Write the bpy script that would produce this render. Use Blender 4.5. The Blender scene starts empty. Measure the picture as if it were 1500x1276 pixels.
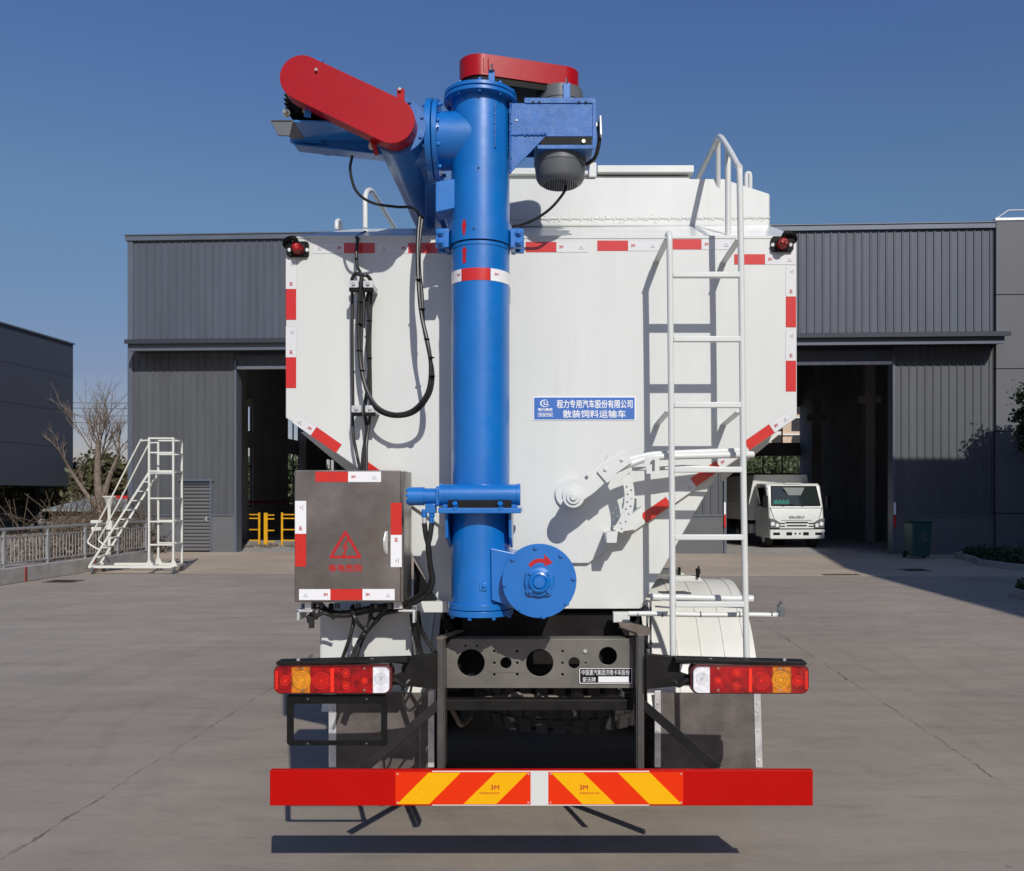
import bpy, bmesh, math, random
from mathutils import Vector, Matrix
from mathutils.geometry import tessellate_polygon
random.seed(7)
R = math.radians
C = bpy.context.scene.collection
SC = bpy.context.scene

# ------------------------------------------------------------------ camera, sky, sun, exposure
FPX, VX, VY, HC = 1280.0, 793.0, 728.0, 1.8
cd = bpy.data.cameras.new("camera"); cam = bpy.data.objects.new("camera", cd); C.objects.link(cam)
cam.location = (0, 0, HC); cam.rotation_euler = (R(90), 0, 0)
cd.sensor_fit = 'HORIZONTAL'; cd.sensor_width = 36.0; cd.lens = 36.0 * FPX / 1500.0
cd.shift_x = -(VX - 750) / 1500.0; cd.shift_y = (VY - 638) / 1500.0
cd.clip_start = 0.05; cd.clip_end = 5000
SC.camera = cam
SUN = Vector((-0.30, 1.0, -0.75)).normalized()
elev = math.asin(-SUN.z)
w = bpy.data.worlds.new("World"); SC.world = w; w.use_nodes = True
nt = w.node_tree; bg = nt.nodes['Background']
sky = nt.nodes.new('ShaderNodeTexSky'); sky.sky_type = 'NISHITA'; sky.sun_disc = False
sky.sun_elevation = elev; sky.sun_rotation = math.atan2(-SUN.x, -SUN.y)
sky.altitude = 0; sky.air_density = 1.0; sky.dust_density = 0.55; sky.ozone_density = 4.0
hs = nt.nodes.new('ShaderNodeHueSaturation'); hs.inputs['Saturation'].default_value = 1.10
mx_ = nt.nodes.new('ShaderNodeMix'); mx_.data_type = 'RGBA'; mx_.blend_type = 'MULTIPLY'; mx_.inputs[0].default_value = 1; mx_.inputs[7].default_value = (1.02, .955, .99, 1)
nt.links.new(sky.outputs[0], hs.inputs['Color']); nt.links.new(hs.outputs[0], mx_.inputs[6]); 
tcw = nt.nodes.new('ShaderNodeTexCoord'); spw = nt.nodes.new('ShaderNodeSeparateXYZ'); rpw = nt.nodes.new('ShaderNodeValToRGB'); mx2 = nt.nodes.new('ShaderNodeMix')
mx2.data_type = 'RGBA'; mx2.blend_type = 'MULTIPLY'; mx2.inputs[0].default_value = 1
el_ = rpw.color_ramp.elements; el_[0].position = .02; el_[0].color = (.74, .62, .64, 1); el_[1].position = .13; el_[1].color = (.74, .62, .63, 1)
e_ = el_.new(.30); e_.color = (1, .97, .88, 1); e_ = el_.new(.48); e_.color = (1, 1.0, 1.12, 1)
nt.links.new(tcw.outputs['Generated'], spw.inputs[0]); nt.links.new(spw.outputs[2], rpw.inputs[0]); nt.links.new(rpw.outputs[0], mx2.inputs[7]); nt.links.new(mx_.outputs[2], mx2.inputs[6]); nt.links.new(mx2.outputs[2], bg.inputs[0]); bg.inputs[1].default_value = 0.091
sl = bpy.data.lights.new("sun", 'SUN'); sl.energy = 3.3; sl.angle = R(0.53); sl.color = (1.0, 0.965, 0.915)
so = bpy.data.objects.new("sun", sl); C.objects.link(so); so.rotation_euler = SUN.to_track_quat('-Z', 'Y').to_euler()
so.location = (5, -15, 12)
SC.view_settings.view_transform = 'Standard'; SC.view_settings.look = 'None'
SC.view_settings.exposure = 0.0; SC.view_settings.gamma = 1.0

# ------------------------------------------------------------------ helpers
def P(px, py, Y): return Vector(((px - VX) / FPX * Y, Y, HC - (py - VY) / FPX * Y))
def PX(px, Y): return (px - VX) / FPX * Y
def PZ(py, Y): return HC - (py - VY) / FPX * Y

def material(name, col, rough=0.5, metal=0.0, var=0.0, scale=4.0, stretch=(1, 1, 1), bump=0.0, bscale=None,
             col2=None, coat=0.0, bstretch=None, trans=0.0, rvar=0.0, spec=None):
    m = bpy.data.materials.new(name); m.use_nodes = True
    n = m.node_tree.nodes; l = m.node_tree.links; p = n['Principled BSDF']
    p.inputs['Base Color'].default_value = (*col, 1); p.inputs['Roughness'].default_value = rough
    p.inputs['Metallic'].default_value = metal; p.inputs['Coat Weight'].default_value = coat
    p.inputs['Coat Roughness'].default_value = 0.08
    if spec is not None: p.inputs['Specular IOR Level'].default_value = spec
    if trans: p.inputs['Transmission Weight'].default_value = trans
    tc = n.new('ShaderNodeTexCoord')
    def noise(sc, st, det=6):
        mp = n.new('ShaderNodeMapping'); mp.inputs['Scale'].default_value = st
        l.new(tc.outputs['Object'], mp.inputs[0])
        t = n.new('ShaderNodeTexNoise'); t.inputs['Scale'].default_value = sc; t.inputs['Detail'].default_value = det
        t.inputs['Roughness'].default_value = 0.6
        l.new(mp.outputs[0], t.inputs['Vector']); return t
    if var or col2:
        t = noise(scale, stretch)
        r = n.new('ShaderNodeValToRGB'); r.color_ramp.elements[0].position = 0.35; r.color_ramp.elements[1].position = 0.68
        c2 = col2 or tuple(min(1, c * (1 + var)) for c in col); c1 = tuple(c * (1 - var) for c in col)
        r.color_ramp.elements[0].color = (*c1, 1); r.color_ramp.elements[1].color = (*c2, 1)
        l.new(t.outputs[0], r.inputs[0]); l.new(r.outputs[0], p.inputs['Base Color'])
    if rvar:
        t = noise(scale * 2.3, stretch)
        mr = n.new('ShaderNodeMapRange'); mr.inputs[1].default_value = 0.3; mr.inputs[2].default_value = 0.7
        mr.inputs[3].default_value = max(0.02, rough - rvar); mr.inputs[4].default_value = min(1, rough + rvar)
        l.new(t.outputs[0], mr.inputs[0]); l.new(mr.outputs[0], p.inputs['Roughness'])
    if bump:
        t = noise(bscale or scale * 6, bstretch or stretch, 4)
        b = n.new('ShaderNodeBump'); b.inputs['Strength'].default_value = bump; b.inputs['Distance'].default_value = 0.01
        l.new(t.outputs[0], b.inputs['Height']); l.new(b.outputs[0], p.inputs['Normal'])
    return m

M = {}
M['white'] = material('white_paint', (0.69, 0.705, 0.665), 0.36, var=0.04, scale=1.7, stretch=(1.6, 1, .30), bump=0.22, bscale=2.2, coat=0.25, rvar=.08)
def grime(mt, amt=.10):
    n = mt.node_tree.nodes; l = mt.node_tree.links; p = n['Principled BSDF']; src = p.inputs['Base Color'].links[0].from_socket
    tc = n.new('ShaderNodeTexCoord'); outs = []
    for sc, st, a_, b_ in ((5.0, (3.2, 1, .22), .60, .80), (2.2, (1, 1, .8), .62, .80), (38, (1, 1, 1), .73, .79)):
        mp = n.new('ShaderNodeMapping'); mp.inputs['Scale'].default_value = st; l.new(tc.outputs['Object'], mp.inputs[0])
        t = n.new('ShaderNodeTexNoise'); t.inputs['Scale'].default_value = sc; t.inputs['Detail'].default_value = 5; l.new(mp.outputs[0], t.inputs['Vector'])
        r = n.new('ShaderNodeMapRange'); r.inputs[1].default_value = a_; r.inputs[2].default_value = b_; r.inputs[3].default_value = 0; r.inputs[4].default_value = amt * (2.2 if sc > 30 else 1); l.new(t.outputs[0], r.inputs[0]); outs.append(r.outputs[0])
    for o_ in outs:
        mx = n.new('ShaderNodeMix'); mx.data_type = 'RGBA'; mx.blend_type = 'MIX'; l.new(o_, mx.inputs[0]); l.new(src, mx.inputs[6]); mx.inputs[7].default_value = (.30, .26, .20, 1); src = mx.outputs[2]
    l.new(src, p.inputs['Base Color'])
grime(M['white'], .13)
M['white2'] = material('white_satin', (0.70, 0.715, 0.68), 0.38, var=0.03, scale=6)
M['cream'] = material('cream_plastic', (0.70, 0.69, 0.63), 0.42, var=0.05, scale=3, rvar=.08)
M['tapewhite'] = material('tape_white', (0.88, 0.88, 0.88), 0.28, var=0.02, scale=30, coat=.5)
M['tapebody'] = material('tape_pale', (0.72, 0.72, 0.71), 0.3, var=0.02, scale=30)
M['tapered'] = material('tape_red', (0.62, 0.022, 0.015), 0.3, var=0.06, scale=60, coat=.5)
M['tapeline'] = material('tape_edge', (0.50, 0.50, 0.50), 0.5)
M['ink'] = material('print_ink', (0.12, 0.12, 0.13), 0.5)
M['blue'] = material('blue_paint', (0.001, 0.156, 0.52), 0.42, var=0.08, scale=5, bump=0.09, bscale=16, coat=0.8, rvar=.09)
M['blue'].node_tree.nodes['Principled BSDF'].inputs['Coat Roughness'].default_value = 0.22
grime(M['blue'], .06) if 0 else None
M['bluerough'] = material('blue_overspray', (0.035, 0.15, 0.44), 0.5, var=0.12, scale=12, bump=0.25, bscale=160, coat=0.1, rvar=.1)
M['red'] = material('red_paint', (0.40, 0.006, 0.010), 0.34, var=0.06, scale=5, bump=0.05, bscale=12, spec=.3)
M['redb'] = material('bumper_red', (0.48, 0.004, 0.002), 0.5, var=0.05, scale=2.5, bump=0.03, spec=.12)
M['signred'] = material('print_red', (0.50, 0.012, 0.014), 0.45)
M['orange'] = material('board_red', (0.80, 0.035, 0.004), 0.4, var=.03, scale=50, spec=.15)
M['yellow'] = material('board_yellow', (0.90, 0.45, 0.004), 0.4, var=.03, scale=50, spec=.15)
M['steel'] = material('stainless_sheet', (0.335, 0.300, 0.265), 0.36, metal=1.0, var=0.22, scale=2.6, stretch=(1, 1, 1), bump=0.05, bscale=60, bstretch=(1, 1, 12), rvar=.10)
M['alu'] = material('galvanised', (0.66, 0.66, 0.65), 0.40, metal=0.45, var=0.2, scale=14, bump=.05)
M['zinc'] = material('zinc_bolt', (0.7, 0.62, 0.45), 0.3, metal=1.0)
M['black'] = material('black_rubber', (0.010, 0.010, 0.010), 0.55, var=.3, scale=20, bump=.05, spec=.15)
M['hose'] = material('black_conduit', (0.022, 0.021, 0.020), 0.42, var=.2, scale=30)
M['chassis'] = material('chassis_paint', (0.15, 0.14, 0.118), 0.42, var=0.2, scale=5, bump=.06, bscale=30, coat=.2, rvar=.1)
M['post'] = material('post_paint', (0.075, 0.072, 0.066), 0.38, var=0.15, scale=6, bump=.05, coat=.3)
M['darkch'] = material('chassis_black', (0.016, 0.015, 0.014), 0.5, var=0.3, scale=8, bump=.06, spec=.14)
M['brown'] = material('dusty_flange', (0.16, 0.13, 0.105), 0.5, var=.25, scale=12)
M['motor'] = material('motor_grey', (0.13, 0.14, 0.145), 0.42, var=0.1, scale=8, bump=.05)
M['flap'] = material('mudflap_rubber', (0.125, 0.106, 0.094), 0.55, var=.30, scale=7, bump=.35, bscale=130, bstretch=(1, 1, 2.2))
M['lampred'] = material('lamp_red', (0.36, 0.003, 0.003), 0.16, var=.5, scale=30, bump=.4, bscale=220)
M['lamphot'] = material('lamp_highlight_red', (0.95, 0.035, 0.015), 0.15)  # brighter red paints the highlights on the lens rings
M['lampamber'] = material('lamp_amber', (0.58, 0.17, 0.004), 0.14, var=.4, scale=40, bump=.5, bscale=200)
M['amberhot'] = material('lamp_highlight_amber', (1.0, 0.46, 0.02), 0.15)  # bright amber, ring highlights put into the colour
M['cleardark'] = material('lamp_ring_grey', (0.42, 0.42, 0.44), 0.12)
M['lampclear'] = material('lamp_clear', (0.86, 0.86, 0.88), 0.10, coat=1.0, var=.15, scale=40)
M['lampbody'] = material('lamp_body', (0.10, 0.006, 0.008), 0.25, coat=.8)
M['signblue'] = material('sign_blue', (0.045, 0.16, 0.50), 0.35, var=.03, scale=20, coat=.3)
M['tyre'] = material('tyre_rubber', (0.03, 0.028, 0.027), 0.75, var=.3, scale=10, bump=.2)
M['glass'] = material('dark_glass', (0.012, 0.014, 0.016), 0.05, spec=.8)
M['scglass'] = material('windscreen_glass', (0.02, 0.026, 0.026), 0.06, spec=.6)
M['yellowp'] = material('barrier_yellow', (0.75, 0.38, 0.01), 0.42, var=.15, scale=6)
M['bin'] = material('bin_green', (0.012, 0.075, 0.058), 0.45, var=.15, scale=5)
M['kerb'] = material('kerb_concrete', (0.36, 0.34, 0.31), 0.85, var=.18, scale=2.5, bump=.3)
M['kerbred'] = material('kerb_red_mark', (0.32, 0.05, 0.035), 0.8, var=.2)
M['bark'] = material('bark', (0.20, 0.155, 0.12), 0.9, var=.3, scale=12, bump=.4)
M['lwall'] = material('dark_cladding', (0.058, 0.066, 0.086), 0.65, var=.06, scale=.4, bump=.05)
M['clad'] = material('grey_cladding', (0.080, 0.092, 0.115), 0.55, var=.11, scale=1.6, stretch=(1, 1, .12), bump=.03, rvar=.06)
M['cladlow'] = material('grey_cladding_lower', (0.088, 0.093, 0.099), 0.6, var=.11, scale=1.6, stretch=(1, 1, .12), bump=.04)
M['dado'] = material('grey_render', (0.128, 0.128, 0.130), 0.8, var=.07, scale=.8, bump=.05)
M['annex'] = material('grey_composite', (0.120, 0.124, 0.130), 0.6, var=.05, scale=.5)
M['trim'] = material('flashing', (0.125, 0.145, 0.175), 0.4, metal=.2, var=.08, scale=1)
M['trimdark'] = material('flashing_dark', (0.03, 0.036, 0.048), 0.6)
M['inner'] = material('interior_dark', (0.32, 0.31, 0.31), 0.8, var=.2, scale=.5)
M['rail'] = material('rail_steel', (0.40, 0.40, 0.39), 0.40, metal=.5, var=.1, scale=5)
M['stair'] = material('stair_paint', (0.70, 0.70, 0.62), 0.45, var=.06, scale=5)
M['frame'] = material('window_frame', (0.03, 0.03, 0.035), 0.5)

class MB:
    """collects shapes into one bmesh, build() links it as ONE mesh object"""
    def __init__(s): s.bm = bmesh.new(); s.mi = 0
    def faces(s, vs, fs):
        v = [s.bm.verts.new(p) for p in vs]
        for f in fs:
            try:
                fc = s.bm.faces.new([v[i] for i in f]); fc.material_index = s.mi
            except ValueError: pass
        return s
    def box(s, x0, x1, y0, y1, z0, z1, m=None):
        vs = [Vector((x, y, z)) for x in (x0, x1) for y in (y0, y1) for z in (z0, z1)]
        if m is not None: vs = [m @ v for v in vs]
        return s.faces(vs, [(0, 1, 3, 2), (4, 6, 7, 5), (0, 4, 5, 1), (2, 3, 7, 6), (0, 2, 6, 4), (1, 5, 7, 3)])
    def bar(s, a, b, w, h=None, up=Vector((0, 0, 1))):
        a = Vector(a); b = Vector(b); d = b - a; L = d.length; d.normalize(); h = h or w
        up = Vector(up)
        if abs(d.dot(up)) > .98: up = Vector((0, 1, 0))
        x = d.cross(up).normalized(); z = x.cross(d)
        m = Matrix((x, d, z)).transposed().to_4x4(); m.translation = a
        return s.box(-w / 2, w / 2, 0, L, -h / 2, h / 2, m)
    def cyl(s, a, b, r, r2=None, n=24, cap=True):
        a = Vector(a); b = Vector(b); r2 = r if r2 is None else r2; d = (b - a).normalized()
        u = d.orthogonal().normalized(); v = d.cross(u)
        vs = []
        for c, rr in ((a, r), (b, r2)):
            for i in range(n):
                t = 2 * math.pi * i / n; vs.append(c + (u * math.cos(t) + v * math.sin(t)) * rr)
        fs = [(i, (i + 1) % n, n + (i + 1) % n, n + i) for i in range(n)]
        if cap: fs += [tuple(range(n - 1, -1, -1)), tuple(range(n, 2 * n))]
        return s.faces(vs, fs)
    def ring(s, a, b, ro, ri, n=32):
        a = Vector(a); b = Vector(b); d = (b - a).normalized(); u = d.orthogonal().normalized(); v = d.cross(u)
        vs = []
        for c, rr in ((a, ro), (b, ro), (b, ri), (a, ri)):
            for i in range(n):
                t = 2 * math.pi * i / n; vs.append(c + (u * math.cos(t) + v * math.sin(t)) * rr)
        fs = []
        for k in range(4):
            for i in range(n):
                fs.append((k * n + i, k * n + (i + 1) % n, ((k + 1) % 4) * n + (i + 1) % n, ((k + 1) % 4) * n + i))
        return s.faces(vs, fs)
    def lathe(s, c, axis, prof, n=32):
        c = Vector(c); d = Vector(axis).normalized(); u = d.orthogonal().normalized(); v = d.cross(u)
        vs = []
        for (h, r) in prof:
            for i in range(n):
                t = 2 * math.pi * i / n; vs.append(c + d * h + (u * math.cos(t) + v * math.sin(t)) * r)
        fs = []
        for k in range(len(prof) - 1):
            for i in range(n): fs.append((k * n + i, k * n + (i + 1) % n, (k + 1) * n + (i + 1) % n, (k + 1) * n + i))
        fs.append(tuple(range(n - 1, -1, -1))); fs.append(tuple(range((len(prof) - 1) * n, len(prof) * n)))
        return s.faces(vs, fs)
    def tube(s, pts, r, n=10, smooth=True, sub=6, rend=None):
        pts = [Vector(p) for p in pts]
        if smooth and len(pts) > 2:
            q = []
            ext = [2 * pts[0] - pts[1]] + pts + [2 * pts[-1] - pts[-2]]
            for i in range(1, len(ext) - 2):
                a, b, c, d = ext[i - 1:i + 3]
                for k in range(sub):
                    t = k / sub
                    q.append(.5 * ((2 * b) + (c - a) * t + (2 * a - 5 * b + 4 * c - d) * t * t + (3 * b - a - 3 * c + d) * t ** 3))
            q.append(pts[-1]); pts = q
        d0 = (pts[1] - pts[0]).normalized(); u = d0.orthogonal().normalized(); vs = []; N = len(pts)
        for i, p in enumerate(pts):
            if i == 0: d = pts[1] - p
            elif i == N - 1: d = p - pts[i - 1]
            else: d = (pts[i + 1] - p).normalized() + (p - pts[i - 1]).normalized()
            d.normalize(); u = (u - d * u.dot(d)).normalized(); v = d.cross(u)
            rr = r if rend is None else r + (rend - r) * i / (N - 1)
            for k in range(n):
                t = 2 * math.pi * k / n; vs.append(p + (u * math.cos(t) + v * math.sin(t)) * rr)
        fs = []
        for i in range(N - 1):
            for k in range(n): fs.append((i * n + k, i * n + (k + 1) % n, (i + 1) * n + (k + 1) % n, (i + 1) * n + k))
        fs += [tuple(range(n - 1, -1, -1)), tuple(range((N - 1) * n, N * n))]
        return s.faces(vs, fs)
    def prism(s, poly, y0, y1, holes=(), axis='Y', m=None):
        """polygon in XZ (axis Y), YZ (axis X) or XY (axis Z) extruded between y0 and y1; holes allowed"""
        def mk(p, d):
            v = {'Y': Vector((p[0], d, p[1])), 'X': Vector((d, p[0], p[1])), 'Z': Vector((p[0], p[1], d))}[axis]
            return m @ v if m is not None else v
        loops = [list(poly)] + [list(h) for h in holes]
        flat = [p for lp in loops for p in lp]
        tris = tessellate_polygon([[Vector((p[0], p[1], 0)) for p in lp] for lp in loops]) if len(loops) > 1 or len(poly) > 4 else [tuple(range(len(poly)))]
        n = len(flat)
        vs = [mk(p, y0) for p in flat] + [mk(p, y1) for p in flat]
        fs = [tuple(t) for t in tris] + [tuple(n + i for i in reversed(t)) for t in tris]
        off = 0
        for lp in loops:
            k = len(lp)
            for i in range(k): fs.append((off + i, n + off + i, n + off + (i + 1) % k, off + (i + 1) % k))
            off += k
        return s.faces(vs, fs)
    def sphere(s, c, r, sx=1, sy=1, sz=1, n=16, h=10):
        c = Vector(c); vs = []; fs = []
        for j in range(h + 1):
            ph = math.pi * j / h
            for i in range(n):
                t = 2 * math.pi * i / n
                vs.append(c + Vector((sx * r * math.sin(ph) * math.cos(t), sy * r * math.sin(ph) * math.sin(t), sz * r * math.cos(ph))))
        for j in range(h):
            for i in range(n): fs.append((j * n + i, j * n + (i + 1) % n, (j + 1) * n + (i + 1) % n, (j + 1) * n + i))
        return s.faces(vs, fs)
    def text(s, txt, cx, cz, wd, ht, y, bold=0.0, rot=0.0, off=None):
        """lettering in the XZ plane facing -Y, fitted into wd x ht around (cx, cz); bold = extra stroke width as a share of ht"""
        cu = bpy.data.curves.new('lettering', 'FONT'); cu.body = txt; cu.size = 1; cu.resolution_u = 3
        o = bpy.data.objects.new('lettering', cu); C.objects.link(o)
        dg = bpy.context.evaluated_depsgraph_get(); me = bpy.data.meshes.new_from_object(o.evaluated_get(dg))
        xs = [v.co.x for v in me.vertices]; ys = [v.co.y for v in me.vertices]
        if xs:
            e = bold * ht; wd -= e; ht -= e
            mx, my = (min(xs) + max(xs)) / 2, (min(ys) + max(ys)) / 2
            kx = wd / (max(xs) - min(xs)); ky = ht / max(1e-6, max(ys) - min(ys)); ca, sa = math.cos(rot), math.sin(rot)
            for n_, (dx, dz) in enumerate([(0, 0)] if bold <= 0 else [(-e / 2, 0), (e / 2, 0), (0, e / 2), (0, -e / 2)]):
                vs = []
                for v in me.vertices:
                    a, b = (v.co.x - mx) * kx + dx, (v.co.y - my) * ky + dz
                    vs.append(Vector((cx + a * ca - b * sa, y - n_ * .00012, cz + a * sa + b * ca)))
                s.faces(vs, [tuple(p.vertices) for p in me.polygons])
        bpy.data.objects.remove(o); bpy.data.curves.remove(cu); bpy.data.meshes.remove(me)
        return s
    def build(s, name, mats, parent=None, bevel=0.0, smooth=35, merge=False, segs=2, local=False, each=False):
        bm = s.bm
        if each:
            bm.verts.index_update(); seen = set(); out = None
            for v0 in bm.verts:
                if v0.index in seen: continue
                st = [v0]; seen.add(v0.index); isl = []
                while st:
                    v = st.pop(); isl.append(v)
                    for ed in v.link_edges:
                        q = ed.other_vert(v)
                        if q.index not in seen: seen.add(q.index); st.append(q)
                k = MB(); ids = {v.index: i for i, v in enumerate(isl)}
                fs = []
                for f in {f for v in isl for f in v.link_faces}: fs.append((tuple(ids[v.index] for v in f.verts), f.material_index))
                nv = [k.bm.verts.new(v.co) for v in isl]
                for f, mi in fs:
                    fc = k.bm.faces.new([nv[i] for i in f]); fc.material_index = mi
                out = k.build(name, mats, parent, bevel, smooth, False, segs, local)
            bm.free(); return out
        if merge: bmesh.ops.remove_doubles(bm, verts=bm.verts, dist=1e-5)
        if not s.__dict__.get('flat'): bmesh.ops.recalc_face_normals(bm, faces=bm.faces)
        me = bpy.data.meshes.new(name)
        if parent is not None and not local: bmesh.ops.transform(bm, matrix=world(parent).inverted(), verts=bm.verts)
        bm.to_mesh(me); bm.free()
        for m in (mats if isinstance(mats, (list, tuple)) else [mats]): me.materials.append(m)
        if smooth:
            for p in me.polygons: p.use_smooth = True
            me.set_sharp_from_angle(angle=R(smooth))
        o = bpy.data.objects.new(name, me); C.objects.link(o)
        if parent is not None: o.parent = parent
        if bevel:
            b = o.modifiers.new('bevel', 'BEVEL'); b.width = bevel; b.segments = segs; b.limit_method = 'ANGLE'; b.angle_limit = R(40)
            b.use_clamp_overlap = True
        return o

def world(o):
    m = Matrix.Translation(o.location) @ o.rotation_euler.to_matrix().to_4x4()
    return world(o.parent) @ m if o.parent else m
def tag(o, label=None, cat=None, group=None, kind=None):
    if label: o['label'] = label
    if cat: o['category'] = cat
    if group: o['group'] = group
    if kind: o['kind'] = kind
    return o
def thing(name, label, cat, loc, rz=0, group=None):
    o = bpy.data.objects.new(name, None); C.objects.link(o); o.empty_display_size = .2
    o.location = loc; o.rotation_euler = (0, 0, rz)
    return tag(o, label, cat, group)
def copy_tree(o, parent=None):
    kids = [c for c in bpy.data.objects if c.parent == o]
    c = o.copy(); C.objects.link(c); c.parent = parent
    for k in kids: copy_tree(k, c)
    return c
def circ(cx, cz, r, n=28, a0=0, a1=360): return [(cx + r * math.cos(R(a0 + (a1 - a0) * i / n)), cz + r * math.sin(R(a0 + (a1 - a0) * i / n))) for i in range(n)]
def arcp(cx, cz, r, a0, a1, n=14): return [(cx + r * math.cos(R(a0 + (a1 - a0) * i / n)), cz + r * math.sin(R(a0 + (a1 - a0) * i / n))) for i in range(n + 1)]
def rrect(x0, x1, z0, z1, r, n=6):
    p = []
    for (cx, cz, a) in ((x1 - r, z1 - r, 0), (x0 + r, z1 - r, 90), (x0 + r, z0 + r, 180), (x1 - r, z0 + r, 270)): p += arcp(cx, cz, r, a, a + 90, n)
    return p
def bolts(mb, c, axis, rad, k, r=.008, h=.012, a0=0.0):
    c = Vector(c); d = Vector(axis).normalized(); u = d.orthogonal().normalized(); v = d.cross(u)
    for i in range(k):
        t = a0 + 2 * math.pi * i / k; p = c + (u * math.cos(t) + v * math.sin(t)) * rad
        mb.cyl(p, p + d * h, r, n=6)

# ------------------------------------------------------------------ ground
def ground_material(name, base, joints):
    m = bpy.data.materials.new(name); m.use_nodes = True; n = m.node_tree.nodes; l = m.node_tree.links; p = n['Principled BSDF']
    tc = n.new('ShaderNodeTexCoord'); co = tc.outputs['Object']
    def noi(sc, st=(1, 1, 1), det=6, rough=.6):
        mp = n.new('ShaderNodeMapping'); mp.inputs['Scale'].default_value = st; l.new(co, mp.inputs[0])
        t = n.new('ShaderNodeTexNoise'); t.inputs['Scale'].default_value = sc; t.inputs['Detail'].default_value = det; t.inputs['Roughness'].default_value = rough
        l.new(mp.outputs[0], t.inputs['Vector']); return t.outputs[0]
    def mth(op, a, b=None, c=None):
        x = n.new('ShaderNodeMath'); x.operation = op
        for i, v in enumerate((a, b, c)):
            if v is None: continue
            if isinstance(v, (int, float)): x.inputs[i].default_value = v
            else: l.new(v, x.inputs[i])
        return x.outputs[0]
    def rng(v, a, b, c, d):
        x = n.new('ShaderNodeMapRange'); l.new(v, x.inputs[0])
        for i, q in enumerate((a, b, c, d)): x.inputs[i + 1].default_value = q
        return x.outputs[0]
    big = rng(noi(.22, det=3), .35, .65, .88, 1.10)
    streak = rng(noi(1.3, (.6, 1.9, 1), 8, .68), .3, .7, .86, 1.12)
    streak2 = rng(noi(2.6, (.55, 2.4, 1), 6, .7), .56, .80, 1.0, .72)
    fine = rng(noi(60, det=3), .3, .7, .93, 1.07)
    spots = rng(noi(9, det=2), .70, .78, 1.0, .72)
    lights = rng(noi(14, det=2), .76, .80, 1.0, 1.22)
    v = mth('MULTIPLY', big, streak); v = mth('MULTIPLY', v, streak2); v = mth('MULTIPLY', v, fine); v = mth('MULTIPLY', v, spots); v = mth('MULTIPLY', v, lights)
    v = mth('MULTIPLY', v, rng(noi(.9, (1, 1.5, 1), 4, .7), .58, .72, 1.0, .86)); v = mth('MULTIPLY', v, rng(noi(.55, (1.4, 1, 1), 5, .7), .60, .75, 1.0, 1.13))
    wv = n.new('ShaderNodeTexWave'); wv.wave_type = 'RINGS'; wv.rings_direction = 'Z'; wv.inputs['Scale'].default_value = .55; wv.inputs['Distortion'].default_value = 3.5; wv.inputs['Detail'].default_value = 2
    mpw = n.new('ShaderNodeMapping'); mpw.inputs['Location'].default_value = (-14, -9, 0); l.new(co, mpw.inputs[0]); l.new(mpw.outputs[0], wv.inputs['Vector'])
    v = mth('MULTIPLY', v, mth('SUBTRACT', 1.0, mth('MULTIPLY', rng(wv.outputs['Fac'], .86, .99, 0.0, .07), rng(noi(.35, det=3), .45, .6, 0.0, 1.0))))
    sep = n.new('ShaderNodeSeparateXYZ'); l.new(co, sep.inputs[0])
    wob = mth('MULTIPLY', mth('SUBTRACT', noi(2.2, det=7, rough=.75), .5), .10)
    wid = rng(noi(5, det=3), .42, .62, .002, .013)
    mask = None
    for (ax, a, k) in joints:
        c = sep.outputs[0] if ax == 'X' else sep.outputs[1]; o = sep.outputs[1] if ax == 'X' else sep.outputs[0]
        q = mth('ABSOLUTE', mth('SUBTRACT', mth('ADD', c, mth('MULTIPLY', wob, .5 if k < 0 else k)), mth('ADD', mth('MULTIPLY', o, .035 if ax == 'X' else -.035), a)))
        ln = mth('LESS_THAN', q, wid)
        mask = ln if mask is None else mth('MAXIMUM', mask, ln)
    if mask is not None:
        cr = mth('SUBTRACT', 1.0, mth('MULTIPLY', mask, rng(noi(1.7, det=3), .35, .65, .15, .62))); v = mth('MULTIPLY', v, cr)
    mix = n.new('ShaderNodeMix'); mix.data_type = 'RGBA'; mix.blend_type = 'MULTIPLY'; mix.inputs[0].default_value = 1
    ramp = n.new('ShaderNodeValToRGB'); ramp.color_ramp.elements[0].color = (*[c * .96 for c in base], 1)
    ramp.color_ramp.elements[1].color = (base[0] * 1.06, base[1] * 1.0, base[2] * .95, 1)
    l.new(noi(.5, det=4), ramp.inputs[0]); l.new(ramp.outputs[0], mix.inputs[6])
    cmb = n.new('ShaderNodeCombineColor')
    for i in range(3): l.new(v, cmb.inputs[i])
    l.new(cmb.outputs[0], mix.inputs[7]); l.new(mix.outputs[2], p.inputs['Base Color'])
    l.new(rng(noi(6, det=4), .3, .7, .62, .85), p.inputs['Roughness'])
    b = n.new('ShaderNodeBump'); b.inputs['Strength'].default_value = .35; b.inputs['Distance'].default_value = .004
    hgt = mth('ADD', noi(45, det=5), mth('MULTIPLY', noi(2.5, (.4, 2, 1)), .8))
    if mask is not None: hgt = mth('SUBTRACT', hgt, mth('MULTIPLY', mask, 1.5))
    l.new(hgt, b.inputs['Height']); l.new(b.outputs[0], p.inputs['Normal'])
    return m
M['ground'] = ground_material('concrete_yard', (0.326, 0.285, 0.238),
    [('X', -2.83, 1.3), ('X', 2.72, 1.8), ('X', 8.4, 1), ('X', -8.4, 1)])
M['apron'] = ground_material('concrete_apron', (0.46, 0.385, 0.295), [('Y', 24.5, .4)])
g = MB(); g.box(-1500, 1500, -60, 3000, -.5, 0); tag(g.build('ground', M['ground'], smooth=0), kind='structure')

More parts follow.
